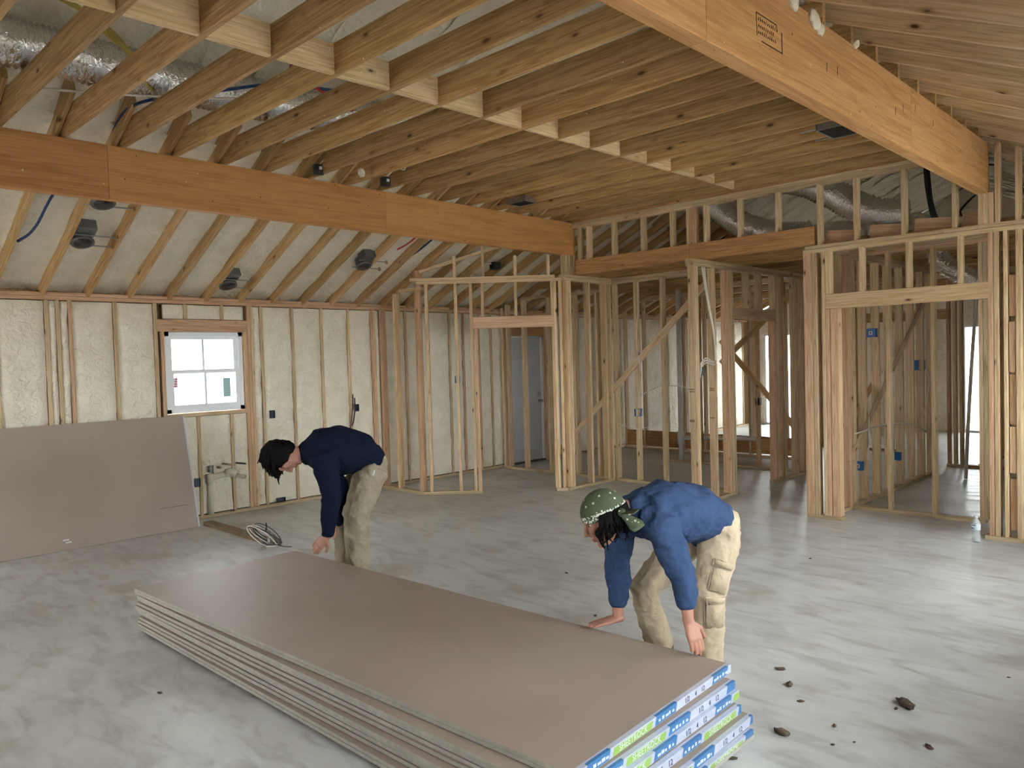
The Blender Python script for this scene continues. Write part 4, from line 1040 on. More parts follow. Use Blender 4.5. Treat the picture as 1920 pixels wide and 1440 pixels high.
def cable(name, pts, r, mat, label, group=None, n=6, cat='cable', sub=6, parent=None):
    bm = bmesh.new(); tube(bm, smooth_path(pts, sub), r, n)
    if parent is not None: return obj(name, bm, M[mat], parent, True)
    return tag(obj(name, bm, M[mat], None, True), label, cat, group)
cable('cable', [(-7.05, 1.93, 3.18), (-7.2, 1.91, 3.10), (-7.40, 1.885, 2.97), (-7.56, 1.85, 2.89), (-7.70, 1.80, 2.845)], 0.012, 'bluepipe', 'blue tubing hanging loose below the rafters', cat='tubing')
cable('cable', [(-6.42, 2.17, 3.52), (-6.2, 2.15, 3.60), (-6.0, 2.16, 3.645), (-5.7, 2.23, 3.65), (-5.2, 2.52, 3.65), (-4.9, 2.75, 3.66), (-4.7, 3.2, 3.66)], 0.012, 'bluepipe', 'blue tubing crossing above the joists near the silver duct', cat='tubing')
e = empty('cable_bundle', (-5.0, 1.8, 3.66), 'bundle of thin yellow cables lying across the joists', 'cable')
for k in range(5):
    cable('cable', [(-4.35-0.02*k, 1.1, 3.67), (-4.54-0.02*k, 1.41+0.02*k, 3.66), (-4.80-0.015*k, 1.62+0.02*k, 3.655+0.01*k), (-5.06-0.015*k, 1.85+0.015*k, 3.66), (-5.50-0.02*k, 2.12+0.012*k, 3.66), (-5.66, 2.4+0.01*k, 3.66), (-5.7, 3.0, 3.66)], 0.006, 'cable_yellow', None, parent=e)
for k in range(1):
    cable('cable', [(-6.2, 1.2, 3.66), (-5.75+0.03*k, 1.9, 3.63), (-5.45, 2.45, 3.64), (-5.2, 2.75, 3.64), (-5.0, 3.5, 3.65)], 0.008, 'cable_white', 'white cable running along the silver duct over the joists')
cable('cable', [(-4.45, 2.62, 3.65), (-4.60, 2.72, 3.65), (-4.83, 3.12, 3.655), (-5.06, 3.55, 3.655), (-5.2, 3.9, 3.655)], 0.012, 'cable_red', 'red tubing glimpsed above the joists', cat='tubing')
cable('cable', [(-7.05, 5.95, 3.17), (-7.3, 5.90, 3.04), (-7.55, 5.82, 2.93)], 0.012, 'bluepipe', 'dark blue tubing under the rafters above the pantry', cat='tubing')
cable('cable', [(-6.95, 5.7, 3.21), (-7.15, 5.65, 3.10), (-7.3, 5.6, 3.04)], 0.010, 'cable_red', 'red tubing under the rafters above the pantry', cat='tubing')
cable('cable', [(XL+0.02, 5.70, 1.30), (XL+0.05, 5.67, 1.15), (XL+0.05, 5.65, 1.0), (XL+0.03, 5.64, 0.86)], 0.006, 'wire_dark', 'dark red wire hanging on the foam wall', cat='wire')
cable('cable', [(XL+0.03, 5.72, 1.25), (XL+0.07, 5.69, 1.10), (XL+0.06, 5.67, 0.95), (XL+0.04, 5.66, 0.90)], 0.008, 'black', 'black wire hanging beside the red one on the foam wall', cat='wire')
e = empty('cable_bundle', (-4.45, 7.7, 2.2), 'white cables dropping from the plate between the hall posts', 'cable')
for k in range(3):
    cable('cable', [(-4.45, 7.66+0.03*k, 2.68), (-4.44, 7.70+0.02*k, 2.45), (-4.44, 7.80+0.015*k, 2.15), (-4.44, 7.88+0.012*k, 1.9), (-4.44, 7.90+0.01*k, 1.62)], 0.007, 'cable_white', None, parent=e)
cable('cable', [(-5.83, 8.40, 2.68), (-5.83, 8.39, 2.3), (-5.86, 8.39, 2.0), (-5.85, 8.39, 1.75), (-5.80, 8.39, 1.45), (-5.84, 8.39, 1.2), (-5.86, 8.40, 1.0)], 0.006, 'cable_white', 'white cable stapled down the braced stud')
cable('cable', [(-6.2, 8.40, 0.78), (-6.0, 8.36, 0.75), (-5.87, 8.36, 0.73), (-5.7, 8.36, 0.76), (-5.5, 8.40, 0.80)], 0.006, 'cable_white', 'white cable sagging between closet studs')
cable('cable', [(-5.85, 8.38, 1.15), (-5.7, 8.5, 1.25), (-5.5, 8.5, 1.3), (-5.2, 8.5, 1.28), (-5.02, 8.5, 1.18)], 0.006, 'cable_white', 'white cable arching between closet studs')
cable('cable', [(-3.06, 8.35, 0.80), (-3.05, 9.1, 0.83), (-3.05, 9.8, 0.80), (-3.06, 10.4, 0.72), (-3.08, 10.9, 0.60)], 0.008, 'cable_white', 'white cable strung through the bedroom studs')
cable('cable', [(-3.06, 8.72, 0.48), (-3.05, 8.70, 0.56), (-3.06, 8.76, 0.64), (-3.05, 8.74, 0.70), (-3.06, 8.78, 0.95)], 0.010, 'cable_white', 'white cable curling up from the low blue box')
cable('cable', [(-3.06, 9.16, 1.82), (-3.05, 9.22, 1.70), (-3.06, 9.18, 1.5), (-3.06, 9.2, 1.3)], 0.007, 'cable_white', 'white cable hanging under the high blue box')
cable('cable', [(-3.05, 10.80, 1.55), (-3.04, 10.75, 1.75), (-3.05, 10.78, 2.1), (-3.06, 10.78, 2.6)], 0.008, 'cable_white', 'white cable rising from the wide blue box')
cable('cable', [(-3.05, 10.80, 1.42), (-3.04, 10.88, 1.30), (-3.05, 10.85, 1.05), (-3.05, 10.72, 0.85)], 0.008, 'cable_white', 'white cable dropping from the wide blue box')
cable('cable', [(-7.18, 6.66, 2.68), (-7.20, 6.68, 2.3), (-7.22, 6.68, 1.9), (-7.30, 6.75, 1.55)], 0.007, 'cable_white', 'white cable along the pantry doorway stud')
e = empty('cable_bundle', (-2.2, 7.95, 3.1), 'black cables dropping together behind the partition cripple studs', 'cable')
for k in range(4):
    cable('cable', [(-2.25+0.012*k, 7.98, 3.42), (-2.24+0.014*k, 7.97, 3.25), (-2.21+0.012*k, 7.96, 3.05), (-2.17+0.015*k, 7.93, 2.90), (-2.10+0.01*k, 7.9, 2.80)], 0.008, 'black', None, parent=e)
e = empty('cable_bundle', (-1.8, 7.82, 3.0), 'black cables fanning out beside the orange beam post', 'cable')
for k in range(4):
    cable('cable', [(-1.745, 7.80+0.01*k, 3.06), (-1.80, 7.82, 3.04), (-1.88-0.01*k, 7.84, 2.97-0.008*k), (-1.97+0.02*k, 7.86, 2.88)], 0.007, 'black', None, parent=e)

# recessed light cans hung between the rafters
def can_light(p, label, bars=True):
    p = V(p); e = empty('recessed_light', p, label, 'light fixture')
    ax = V((0, 0, -1)); s = V((0, 1, 0)); x = V((1, 0, 0))
    bm = bmesh.new(); prof = [(0.080, 0.0), (0.098, 0.0), (0.098, 0.012), (0.088, 0.018), (0.088, 0.10), (0.080, 0.10)]
    lathe(bm, p, [(0.098, 0.0), (0.098, 0.014), (0.086, 0.018), (0.086, 0.105), (0.06, 0.11)]); obj('can', bm, M['steel'], e, True)
    bm = bmesh.new(); lathe(bm, p+V((0, 0, -0.003)), [(0.076, 0.0), (0.070, 0.003)]); obj('aperture', bm, M['black'], e, True)
    bm = bmesh.new(); box(bm, p+V((0.05, -0.085, 0.03)), p+V((0.19, 0.085, 0.14))); bmesh.ops.bevel(bm, geom=bm.edges[:], offset=0.008, segments=1, affect='EDGES'); obj('junction_box', bm, M['steel'], e)
    for dx in (-0.06, 0.10):
        bm = bmesh.new(); box(bm, p+V((dx, -0.13, 0.012)), p+V((dx+0.012, 0.27, 0.020))); obj('hanger_bar', bm, M['galv'], e)
        bm = bmesh.new(); box(bm, p+V((dx-0.008, 0.255, -0.005)), p+V((dx+0.02, 0.275, 0.035))); obj('bracket', bm, M['header'], e)
    Rm = Matrix.Translation(p) @ Matrix.Rotation(-math.atan(SL), 4, 'Y') @ Matrix.Translation(-p)
    for ch in e.children: ch.data.transform(Rm)
    return e
can_light((-7.60, 2.285, 2.86), 'dark recessed light can between rafters near the loose blue tubing')
can_light((-7.02, 2.285, 3.12), 'dark recessed light can tucked under the reddish beam')
can_light((-8.15, 3.90, 2.60), 'dark recessed light can above the foam wall near the window')
can_light((-7.62, 5.34, 2.855), 'dark recessed light can hung near the pantry')
e = empty('ceiling_speaker', (-7.42, 7.35, 2.95), 'small black round fixture under the rafters over the pantry', 'light fixture')
bm = bmesh.new(); lathe(bm, (-7.42, 7.35, 2.93), [(0.07, 0), (0.08, 0.02), (0.08, 0.09), (0.05, 0.10)]); obj('can', bm, M['black'], e, True)
bm = bmesh.new(); tube(bm, [(-7.42, 7.28, 3.0), (-7.5, 7.15, 3.03)], 0.012, 6); obj('wire', bm, M['cable_white'], e, True)
# black round boxes above the reddish beam
for p, lb in (((-6.08, 3.80, 3.45), 'black round ceiling box with white wires above the reddish beam'), ((-5.98, 4.47, 3.42), 'black round ceiling box with one white wire hanging from a joist')):
    e = empty('ceiling_box', p, lb, 'box')
    bm = bmesh.new(); lathe(bm, p, [(0.048, -0.03), (0.052, -0.02), (0.052, 0.05), (0.045, 0.055)], 20); obj('box_body', bm, M['black'], e, True)
    P = V(p)
    bm = bmesh.new(); box(bm, P+V((0.045, -0.02, 0.005)), P+V((0.06, 0.005, 0.03))); obj('box_label', bm, M['print_white'], e)
    bm = bmesh.new(); tube(bm, smooth_path([P+V((0.02, 0, 0.05)), P+V((0.06, 0.03, 0.10)), P+V((0.14, 0.05, 0.13)), P+V((0.2, 0.07, 0.10)), P+V((0.24, 0.08, 0.15))]), 0.006, 6); obj('wire', bm, M['cable_white'], e, True)
e = bmesh.new(); cylinder(e, (-5.86, 4.105, 3.44), (-5.86, 4.125, 3.445), 0.04, None, 20)
tag(obj('foam_knob', e, M['foam'], None, True), 'small white round blob on the underside of a joist', 'foam')
# ceiling vent boots
for q, lb in (((-5.96, -5.69, 6.11, 6.32), 'black open vent boot between joists above the reddish beam'), ((-2.47, -2.22, 6.02, 6.36), 'black open vent boot with metal brackets beside the orange beam')):
    e = empty('vent_boot', (q[0], q[2], ZJ), lb, 'vent'); z0, z1 = ZJ-0.012, ZJ+0.05; t = 0.01
    bm = bmesh.new()
    for lo, hi in (((q[0], q[2]), (q[0]+t, q[3])), ((q[1]-t, q[2]), (q[1], q[3])), ((q[0], q[2]), (q[1], q[2]+t)), ((q[0], q[3]-t), (q[1], q[3]))):
        box(bm, (*lo, z0), (*hi, z1))
    obj('boot_frame', bm, M['galv'], e)
    bm = bmesh.new(); box(bm, (q[0]+t, q[2]+t, ZJ-0.006), (q[1]-t, q[3]-t, ZJ+0.01)); obj('opening', bm, M['dark'], e)  # solid near-black slab painted as the shade inside the boot
    bm = bmesh.new(); box(bm, (q[0]-0.14, q[3]-0.02, ZJ+0.0), (q[1]+0.14, q[3], ZJ+0.006)); box(bm, (q[0]-0.12, q[2], ZJ), (q[1]+0.12, q[2]+0.02, ZJ+0.006)); obj('hanger_bar', bm, M['galv'], e)

# flexible ducts
def duct(pts, r, label, step=0.035, amp=0.012, seed=0, sub=8):
    path = smooth_path(pts, sub)
    # resample evenly
    out = [path[0]]; acc = 0
    for a, b in zip(path, path[1:]):
        d = (b-a).length; n = max(1, int(d/(step/2)))
        for i in range(1, n+1): out.append(a.lerp(b, i/n))
    rad = [r + amp*(1 if i % 2 else -1) + 0.006*noise.noise(V((i*0.3, seed, 0))) for i in range(len(out))]
    bm = bmesh.new(); tube(bm, out, rad, 28)
    for v in bm.verts: v.co += 0.008*V((noise.noise(v.co*9), noise.noise(v.co*9+V((4, 0, 0))), noise.noise(v.co*9+V((0, 4, 0)))))
    return tag(obj('flexible_duct', bm, M['foil'], None, True), label, 'duct')
duct([(-5.64, -1.5, 3.785), (-5.63, 0.3, 3.785), (-5.62, 1.5, 3.785), (-5.61, 2.6, 3.785), (-5.5, 3.6, 3.785), (-5.2, 4.6, 3.80)], 0.145, 'silver foil duct lying across the joists beside the reddish beam', seed=1)
duct([(-5.45, 8.9, 3.85), (-5.15, 9.15, 3.66), (-4.85, 9.2, 3.42), (-4.5, 9.2, 3.24), (-4.2, 9.22, 3.15), (-3.9, 9.25, 3.13)], 0.15, 'silver foil duct sagging behind the cripple studs over the hall', seed=2)
duct([(-4.6, 9.8, 3.18), (-4.2, 9.8, 3.17), (-3.8, 9.8, 3.18), (-3.4, 9.8, 3.14)], 0.14, 'dull silver duct lying behind the hall header', seed=3, amp=0.006)
duct([(-4.1, 8.75, 3.75), (-3.75, 8.75, 3.66), (-3.45, 8.8, 3.48), (-3.2, 8.85, 3.30), (-2.95, 8.9, 3.19), (-2.7, 9.0, 3.15)], 0.16, 'bright silver duct descending behind the partition cripples', seed=4)
duct([(-2.70, 9.25, 3.075), (-2.68, 9.48, 3.072), (-2.65, 9.68, 2.97), (-2.60, 9.69, 2.76), (-2.47, 9.69, 2.59), (-2.33, 9.70, 2.50), (-2.20, 9.72, 2.42)], 0.11, 'crumpled silver duct hanging inside the niche opening', seed=5)

# plumbing
e = empty('wall_plumbing', (XL, 3.85, 0.4), 'foam-coated drain and supply pipes stubbed out below the window', 'pipe')
def pipe(name, pts, r, mat, par=e, n=14):
    bm = bmesh.new(); tube(bm, pts, r, n); return obj(name, bm, M[mat], par, True)
pipe('drain_pipe', [(XL+0.03, 3.745, 0.04), (XL+0.03, 3.745, 0.47)], 0.032, 'pvc_old')
pipe('tee_fitting', [(XL+0.03, 3.745, 0.40), (XL+0.03, 3.745, 0.50)], 0.043, 'pvc_old')
pipe('drain_arm', smooth_path([(XL+0.03, 3.745, 0.46), (XL+0.04, 3.86, 0.47), (XL+0.06, 3.96, 0.48), (XL+0.12, 4.02, 0.46)]), 0.034, 'pvc_old')
pipe('elbow_fitting', smooth_path([(XL+0.05, 3.93, 0.49), (XL+0.09, 3.98, 0.50), (XL+0.13, 4.02, 0.47)]), 0.045, 'pvc_old')
pipe('stub_pipe', [(XL+0.11, 4.01, 0.465), (XL+0.26, 4.05, 0.45)], 0.022, 'copper_cap')
pipe('vent_pipe', [(XL+0.03, 3.755, 0.52), (XL+0.03, 3.755, 0.59)], 0.028, 'galv')
bm = bmesh.new(); box(bm, (XL+0.01, 3.79, 0.49), (XL+0.04, 3.93, 0.59)); obj('mounting_block', bm, M['pvc_old'], e)
pipe('supply_stub', [(XL+0.03, 3.835, 0.57), (XL+0.10, 3.845, 0.568)], 0.016, 'copper_cap')
pipe('supply_stub', [(XL+0.03, 3.90, 0.60), (XL+0.16, 3.98, 0.585)], 0.012, 'copper_cap')
pipe('supply_stub', [(XL+0.03, 4.06, 0.59), (XL+0.13, 4.13, 0.58)], 0.010, 'black')
pipe('supply_stub', [(XL+0.03, 3.70, 0.49), (XL+0.04, 3.78, 0.49)], 0.008, 'galv')
e2 = empty('vent_stack', (-6.54, 10.52, 0), 'white plastic drain stack with a tee standing in the back room', 'pipe')
pipe('stack_pipe', [(-6.54, 10.52, 0.02), (-6.54, 10.52, 2.72)], 0.04, 'pvc', e2)
pipe('tee_fitting', [(-6.54, 10.52, 0.28), (-6.54, 10.52, 0.48)], 0.055, 'pvc', e2)
pipe('branch_pipe', [(-6.54, 10.52, 0.38), (-5.30, 10.60, 0.42)], 0.035, 'pvc', e2)
bm = bmesh.new(); box(bm, (-6.75, 10.44, 0), (-6.25, 10.6, 0.03)); obj('base_board', bm, M['treated'], e2)
cable('waste_pipe', [(-2.50, 11.0, 2.6), (-2.523, 11.0, 2.26), (-2.576, 11.0, 1.49), (-2.624, 11.0, 0.68), (-2.66, 11.02, 0.005)], 0.022, 'pvc', 'thin white plastic pipe slanting down in the far room', cat='pipe', n=10)

# ------------------------------------------------------------------ people
def cloth(name, bm, mat, parent, voxel=0.009, smooth=8, fold=0.0, fscale=0.07):
    o = obj(name, bm, mat, parent, True)
    r = o.modifiers.new('union', 'REMESH'); r.mode = 'VOXEL'; r.voxel_size = voxel; r.use_smooth_shade = True
    if smooth:
        s = o.modifiers.new('relax', 'SMOOTH'); s.factor = 0.5; s.iterations = smooth
    if fold:
        tx = bpy.data.textures.new(name+'_folds', 'CLOUDS'); tx.noise_scale = fscale; tx.noise_depth = 2
        d = o.modifiers.new('folds', 'DISPLACE'); d.texture = tx; d.texture_coords = 'LOCAL'; d.strength = fold; d.mid_level = 0.5
    return o

def limb(bm, pts, rads, n=16, flat=1.0, side=None):
    pts = [V(p) for p in pts]
    d = pts[-1]-pts[0]
    s = V(side) if side is not None else anyside(d)
    loft(bm, [(p, s, r, r*flat) for p, r in zip(pts, rads)], n)

def hand(bm, wrist, fwd, back, thumb_side, curl=0.25, s=1.0, spread=0.0, curls=None):
    """Palm and five bent fingers. fwd: wrist to knuckles; back: normal of the back of the hand; thumb_side +1/-1 along side axis."""
    f = V(fwd).normalized(); b = V(back); b = (b - f*b.dot(f)).normalized(); sd = f.cross(b)
    W = V(wrist)
    loft(bm, [(W-f*0.02*s, sd, 0.027*s, 0.021*s), (W+f*0.02*s, sd, 0.033*s, 0.020*s), (W+f*0.055*s, sd, 0.041*s, 0.017*s), (W+f*0.088*s, sd, 0.041*s, 0.014*s)], 14)
    for i, (o, ln) in enumerate(((-0.031, 0.060), (-0.0105, 0.074), (0.0105, 0.080), (0.031, 0.070))):
        o = o*thumb_side
        p = W + f*(0.085-0.006*abs(i-1.8))*s + sd*o*s; d = (f + sd*o*spread*8).normalized()
        c = curl if curls is None else curls[i]
        pts = [p - d*0.015*s, p]
        for k, seg in enumerate((0.42, 0.32, 0.26)):
            ang = c*(0.8 if k == 0 else 1.15)
            ax = d.cross(-b).normalized() if d.cross(-b).length > 1e-4 else sd
            d = (Quaternion(sd*(-1), 0) @ d)
            d = (d*math.cos(ang) + (-b)*math.sin(ang)); d.normalize()
            # the palm normal turns with the finger
            b2 = b
            p = p + d*ln*seg*s*1.05; pts.append(p)
        limb(bm, pts, [0.0105*s, 0.0105*s, 0.0098*s, 0.0090*s, 0.0078*s][:len(pts)], 10)
    tb = W + f*0.028*s + sd*(0.030*thumb_side)*s
    d1 = (f*0.55 + sd*thumb_side*0.75 - b*0.25).normalized(); d2 = (f*0.92 + sd*thumb_side*0.25 - b*0.35).normalized()
    limb(bm, [tb-d1*0.012*s, tb+d1*0.030*s, tb+d1*0.030*s+d2*0.032*s, tb+d1*0.030*s+d2*0.056*s], [0.0145*s, 0.0125*s, 0.0112*s, 0.0090*s], 10)

def head(bm, c, upv, fwd, s=1.0):
    """Skull, jaw, nose, lips, brow and ears around centre c."""
    u = V(upv).normalized(); f = V(fwd); f = (f-u*f.dot(u)).normalized(); r = f.cross(u)
    c = V(c)
    def P(x, y, z): return c + (r*x + f*y + u*z)*s
    def E(p, a, b, d, n=16, m=10): ellipsoid(bm, P(*p), r*a*s, f*b*s, u*d*s, n, m)
    E((0, -0.012, 0.030), 0.076, 0.096, 0.088)                     # skull
    E((0, 0.030, -0.030), 0.060, 0.062, 0.078)                     # face
    E((0, 0.040, -0.080), 0.040, 0.042, 0.032)                     # jaw
    E((0, 0.072, -0.098), 0.018, 0.016, 0.016, 10, 7)              # chin
    E((0, 0.080, 0.028), 0.052, 0.016, 0.013, 12, 7)               # brow
    loft(bm, [(P(0, 0.086, 0.018), r, 0.008*s, 0.008*s), (P(0, 0.100, -0.006), r, 0.010*s, 0.011*s), (P(0, 0.112, -0.028), r, 0.014*s, 0.013*s), (P(0, 0.092, -0.036), r, 0.015*s, 0.010*s)], 10)
    E((0, 0.089, -0.056), 0.023, 0.011, 0.0065, 10, 6); E((0, 0.087, -0.068), 0.021, 0.011, 0.007, 10, 6)     # lips
    for sx in (-1, 1):
        E((sx*0.040, 0.068, -0.018), 0.024, 0.022, 0.026, 10, 7)    # cheek
        E((sx*0.076, -0.010, -0.008), 0.010, 0.019, 0.030, 10, 7)   # ear
        E((sx*0.080, -0.016, -0.004), 0.010, 0.010, 0.024, 8, 6)
    return P

def eyes(parent, P, s=1.0):
    for sx in (-1, 1):
        bm = bmesh.new(); ellipsoid(bm, P(sx*0.031, 0.067, 0.008), (0.010*s, 0, 0), (0, 0.010*s, 0), (0, 0, 0.010*s), 12, 8)
        e = obj('eye', bm, M['print_white'], parent, True)
        bm = bmesh.new(); ellipsoid(bm, P(sx*0.031, 0.0725, 0.008), (0.0065*s, 0, 0), (0, 0.0065*s, 0), (0, 0, 0.0065*s), 10, 7)
        obj('iris', bm, M['hair'], e, True)

def shoe(parent, ank, fwd, heel_z=0.0):
    f = V((fwd[0], fwd[1], 0)).normalized(); sd = V((-f.y, f.x, 0)); a = V(ank)
    bm = bmesh.new(); base = V((a.x, a.y, 0))
    loft(bm, [(base - f*0.055+V((0, 0, 0.06)), sd, 0.036, 0.045), (base+V((0, 0, 0.065)), sd, 0.042, 0.052), (base+f*0.07+V((0, 0, 0.050)), sd, 0.044, 0.038), (base+f*0.14+V((0, 0, 0.042)), sd, 0.046, 0.030), (base+f*0.19+V((0, 0, 0.038)), sd, 0.036, 0.022)], 16)
    limb(bm, [base+V((0, 0, 0.05)), base+V((0, 0, 0.13))], [0.046, 0.048])
    sh = cloth('shoe', bm, M['shoe'], parent, 0.008, 4)
    bm = bmesh.new(); n = 20; vs = []
    for k in range(n):
        t = 2*math.pi*k/n; p = base + f*(0.066+0.142*math.cos(t)) + sd*(0.049*math.sin(t)*(1+0.12*math.cos(t)))
        vs.append((bm.verts.new((p.x, p.y, 0.001)), bm.verts.new((p.x, p.y, 0.024))))
    for k in range(n):
        a_, b_ = vs[k], vs[(k+1) % n]; bm.faces.new((a_[0], b_[0], b_[1], a_[1]))
    bm.faces.new([v[0] for v in vs][::-1]); bm.faces.new([v[1] for v in vs])
    obj('sole', bm, M['sole'], sh)

def strands(parent, roots, name='hair', r0=0.010, mat='hair'):
    """Tapered locks; roots: list of point lists."""
    bm = bmesh.new()
    for pts in roots:
        pts = smooth_path(pts, 4); n = len(pts)
        limb(bm, pts, [r0*(1-0.75*i/(n-1)) for i in range(n)], 6)
    return obj(name, bm, M[mat], parent, True)

# ---- worker in blue shirt and green bandana
B = dict(pelvis=(-2.1, 3.668, 0.775), waist=(-2.14, 3.548, 0.860), chest=(-2.211, 3.340, 0.888), upch=(-2.263, 3.235, 0.890), neck=(-2.290, 3.165, 0.915), head=(-2.345, 3.045, 0.885),
         nsh=(-2.089, 3.178, 0.843), nel=(-1.998, 3.202, 0.626), nwr=(-1.955, 3.178, 0.413), ntip=(-1.881, 3.173, 0.256),
         fsh=(-2.423, 3.256, 0.815), fel=(-2.46, 3.305, 0.53), fwr=(-2.44, 3.262, 0.300), ftip=(-2.53, 3.132, 0.263),
         nhip=(-2.03, 3.64, 0.755), nknee=(-2.035, 3.510, 0.44), nank=(-2.05, 3.52, 0.085), fhip=(-2.22, 3.70, 0.74), fknee=(-2.40, 3.45, 0.415), fank=(-2.38, 3.56, 0.085))
B = {k: V(v) for k, v in B.items()}
pb = empty('person', (-2.2, 3.52, 0), 'person in blue shirt and green bandana bending over the drywall stack', 'person')
sidev = (B['nsh']-B['fsh']).normalized()
bm = bmesh.new()
HB_up = V((-0.36, -0.28, 0.88))
HB_f = V((-0.70, -0.58, -0.50))
PB = head(bm, B['head'], HB_up, HB_f, 1.10)
limb(bm, [B['upch'], B['neck'], B['head']+V((0.02, 0.02, -0.01))], [0.06, 0.056, 0.056])
loft(bm, [(B['pelvis'], sidev, 0.13, 0.09), (B['waist'], sidev, 0.125, 0.085), (B['chest'], sidev, 0.145, 0.095), (B['upch'], sidev, 0.13, 0.08)], 16)
limb(bm, [B['upch'], B['nsh'], B['nel'], B['nel'].lerp(B['nwr'], 0.35), B['nwr']], [0.06, 0.048, 0.038, 0.037, 0.026])
limb(bm, [B['upch'], B['fsh'], B['fel'], B['fel'].lerp(B['fwr'], 0.35), B['fwr']], [0.06, 0.048, 0.038, 0.037, 0.027])
for h, kn, an in (('nhip', 'nknee', 'nank'), ('fhip', 'fknee', 'fank')):
    limb(bm, [B['pelvis'], B[h], B[kn], B[kn].lerp(B[an], 0.35), B[an]], [0.08, 0.075, 0.05, 0.05, 0.035])
hand(bm, B['nwr'], B['ntip']-B['nwr'], (0.75, -0.35, 0.2), -1, 0.20, 1.0)
hand(bm, B['fwr'], (-0.58, -0.80, -0.16), (0, 0, 1), 1, 0.03, 1.0)
body = cloth('body', bm, M['skin'], pb, 0.0045, 3)
eyes(pb, PB, 1.1)
# shirt
bm = bmesh.new()
hem = B['pelvis'].lerp(B['waist'], 0.35)
loft(bm, [(hem+V((0, 0, 0.005)), sidev, 0.172, 0.140), (B['waist'], sidev, 0.175, 0.148), (B['waist'].lerp(B['chest'], 0.5), sidev, 0.188, 0.155), (B['chest'], sidev, 0.200, 0.152), (B['upch'], sidev, 0.185, 0.125), (B['neck'].lerp(B['upch'], 0.4), sidev, 0.10, 0.085)], 24)
for sh, el, wr, cuff in (('nsh', 'nel', 'nwr', 0.52), ('fsh', 'fel', 'fwr', 0.55)):
    inn = B['upch'].lerp(B[sh], 0.55); c_ = B[el].lerp(B[wr], cuff)
    limb(bm, [inn, B[sh], B[sh].lerp(B[el], 0.35), B[sh].lerp(B[el], 0.7), B[el], B[el].lerp(c_, 0.5), c_], [0.095, 0.090, 0.082, 0.074, 0.070, 0.064, 0.052], 18)
shirt = cloth('shirt', bm, M['shirt_blue'], pb, 0.008, 6, 0.045, 0.11)
for wr, el, cuff in (('nwr', 'nel', 0.52), ('fwr', 'fel', 0.55)):
    bm = bmesh.new(); c_ = B[el].lerp(B[wr], cuff); d = (B[wr]-B[el]).normalized()
    limb(bm, [c_-d*0.035, c_+d*0.02], [0.056, 0.050], 18); cloth('cuff', bm, M['shirt_blue'], shirt, 0.006, 3)
# trousers
bm = bmesh.new()
loft(bm, [(B['waist'].lerp(B['pelvis'], 0.45), sidev, 0.158, 0.118), (B['pelvis'], sidev, 0.170, 0.132), (B['pelvis']+V((0.0, 0.02, -0.09)), sidev, 0.150, 0.115)], 20)
for h, kn, an, k2 in (('nhip', 'nknee', 'nank', 1.0), ('fhip', 'fknee', 'fank', 1.0)):
    limb(bm, [B['pelvis'].lerp(B[h], 0.6), B[h], B[h].lerp(B[kn], 0.5), B[kn], B[kn].lerp(B[an], 0.5), B[an]+V((0, 0, 0.0)), B[an]+V((0, 0, -0.05))], [0.110, 0.112, 0.100, 0.083, 0.078, 0.075, 0.078], 18)
trs = cloth('trousers', bm, M['khaki2'], pb, 0.008, 5, 0.030, 0.08)
# cargo pockets on the near leg
out = (V((0.72, -0.60, 0)))
for k in range(2):
    if k == 0: p = B['nhip'].lerp(B['nknee'], 0.66) + out.normalized()*0.088; ax = (B['nknee']-B['nhip']).normalized()
    else: p = B['nknee'].lerp(B['nank'], 0.20) + out.normalized()*0.078; ax = (B['nank']-B['nknee']).normalized()
    sv = ax.cross(out).normalized()
    bm = bmesh.new(); vs = box(bm, (-0.052, -0.012, -0.075), (0.052, 0.008, 0.075))
    for v in vs: v.co = p + sv*v.co.x + out.normalized()*v.co.y + ax*v.co.z
    bmesh.ops.bevel(bm, geom=bm.edges[:], offset=0.008, segments=2, affect='EDGES'); pk = obj('cargo_pocket', bm, M['khaki2'], trs, True)
    bm = bmesh.new(); vs = box(bm, (-0.056, -0.008, -0.022), (0.056, 0.004, 0.022))
    for v in vs: v.co = p - ax*0.075 + out.normalized()*0.014 + sv*v.co.x + out.normalized()*v.co.y + ax*v.co.z
    bmesh.ops.bevel(bm, geom=bm.edges[:], offset=0.007, segments=2, affect='EDGES'); obj('pocket_flap', bm, M['khaki2'], trs, True)
shoe(pb, B['nank'], (-0.5, -0.8)); shoe(pb, B['fank'], (-0.75, -0.55))
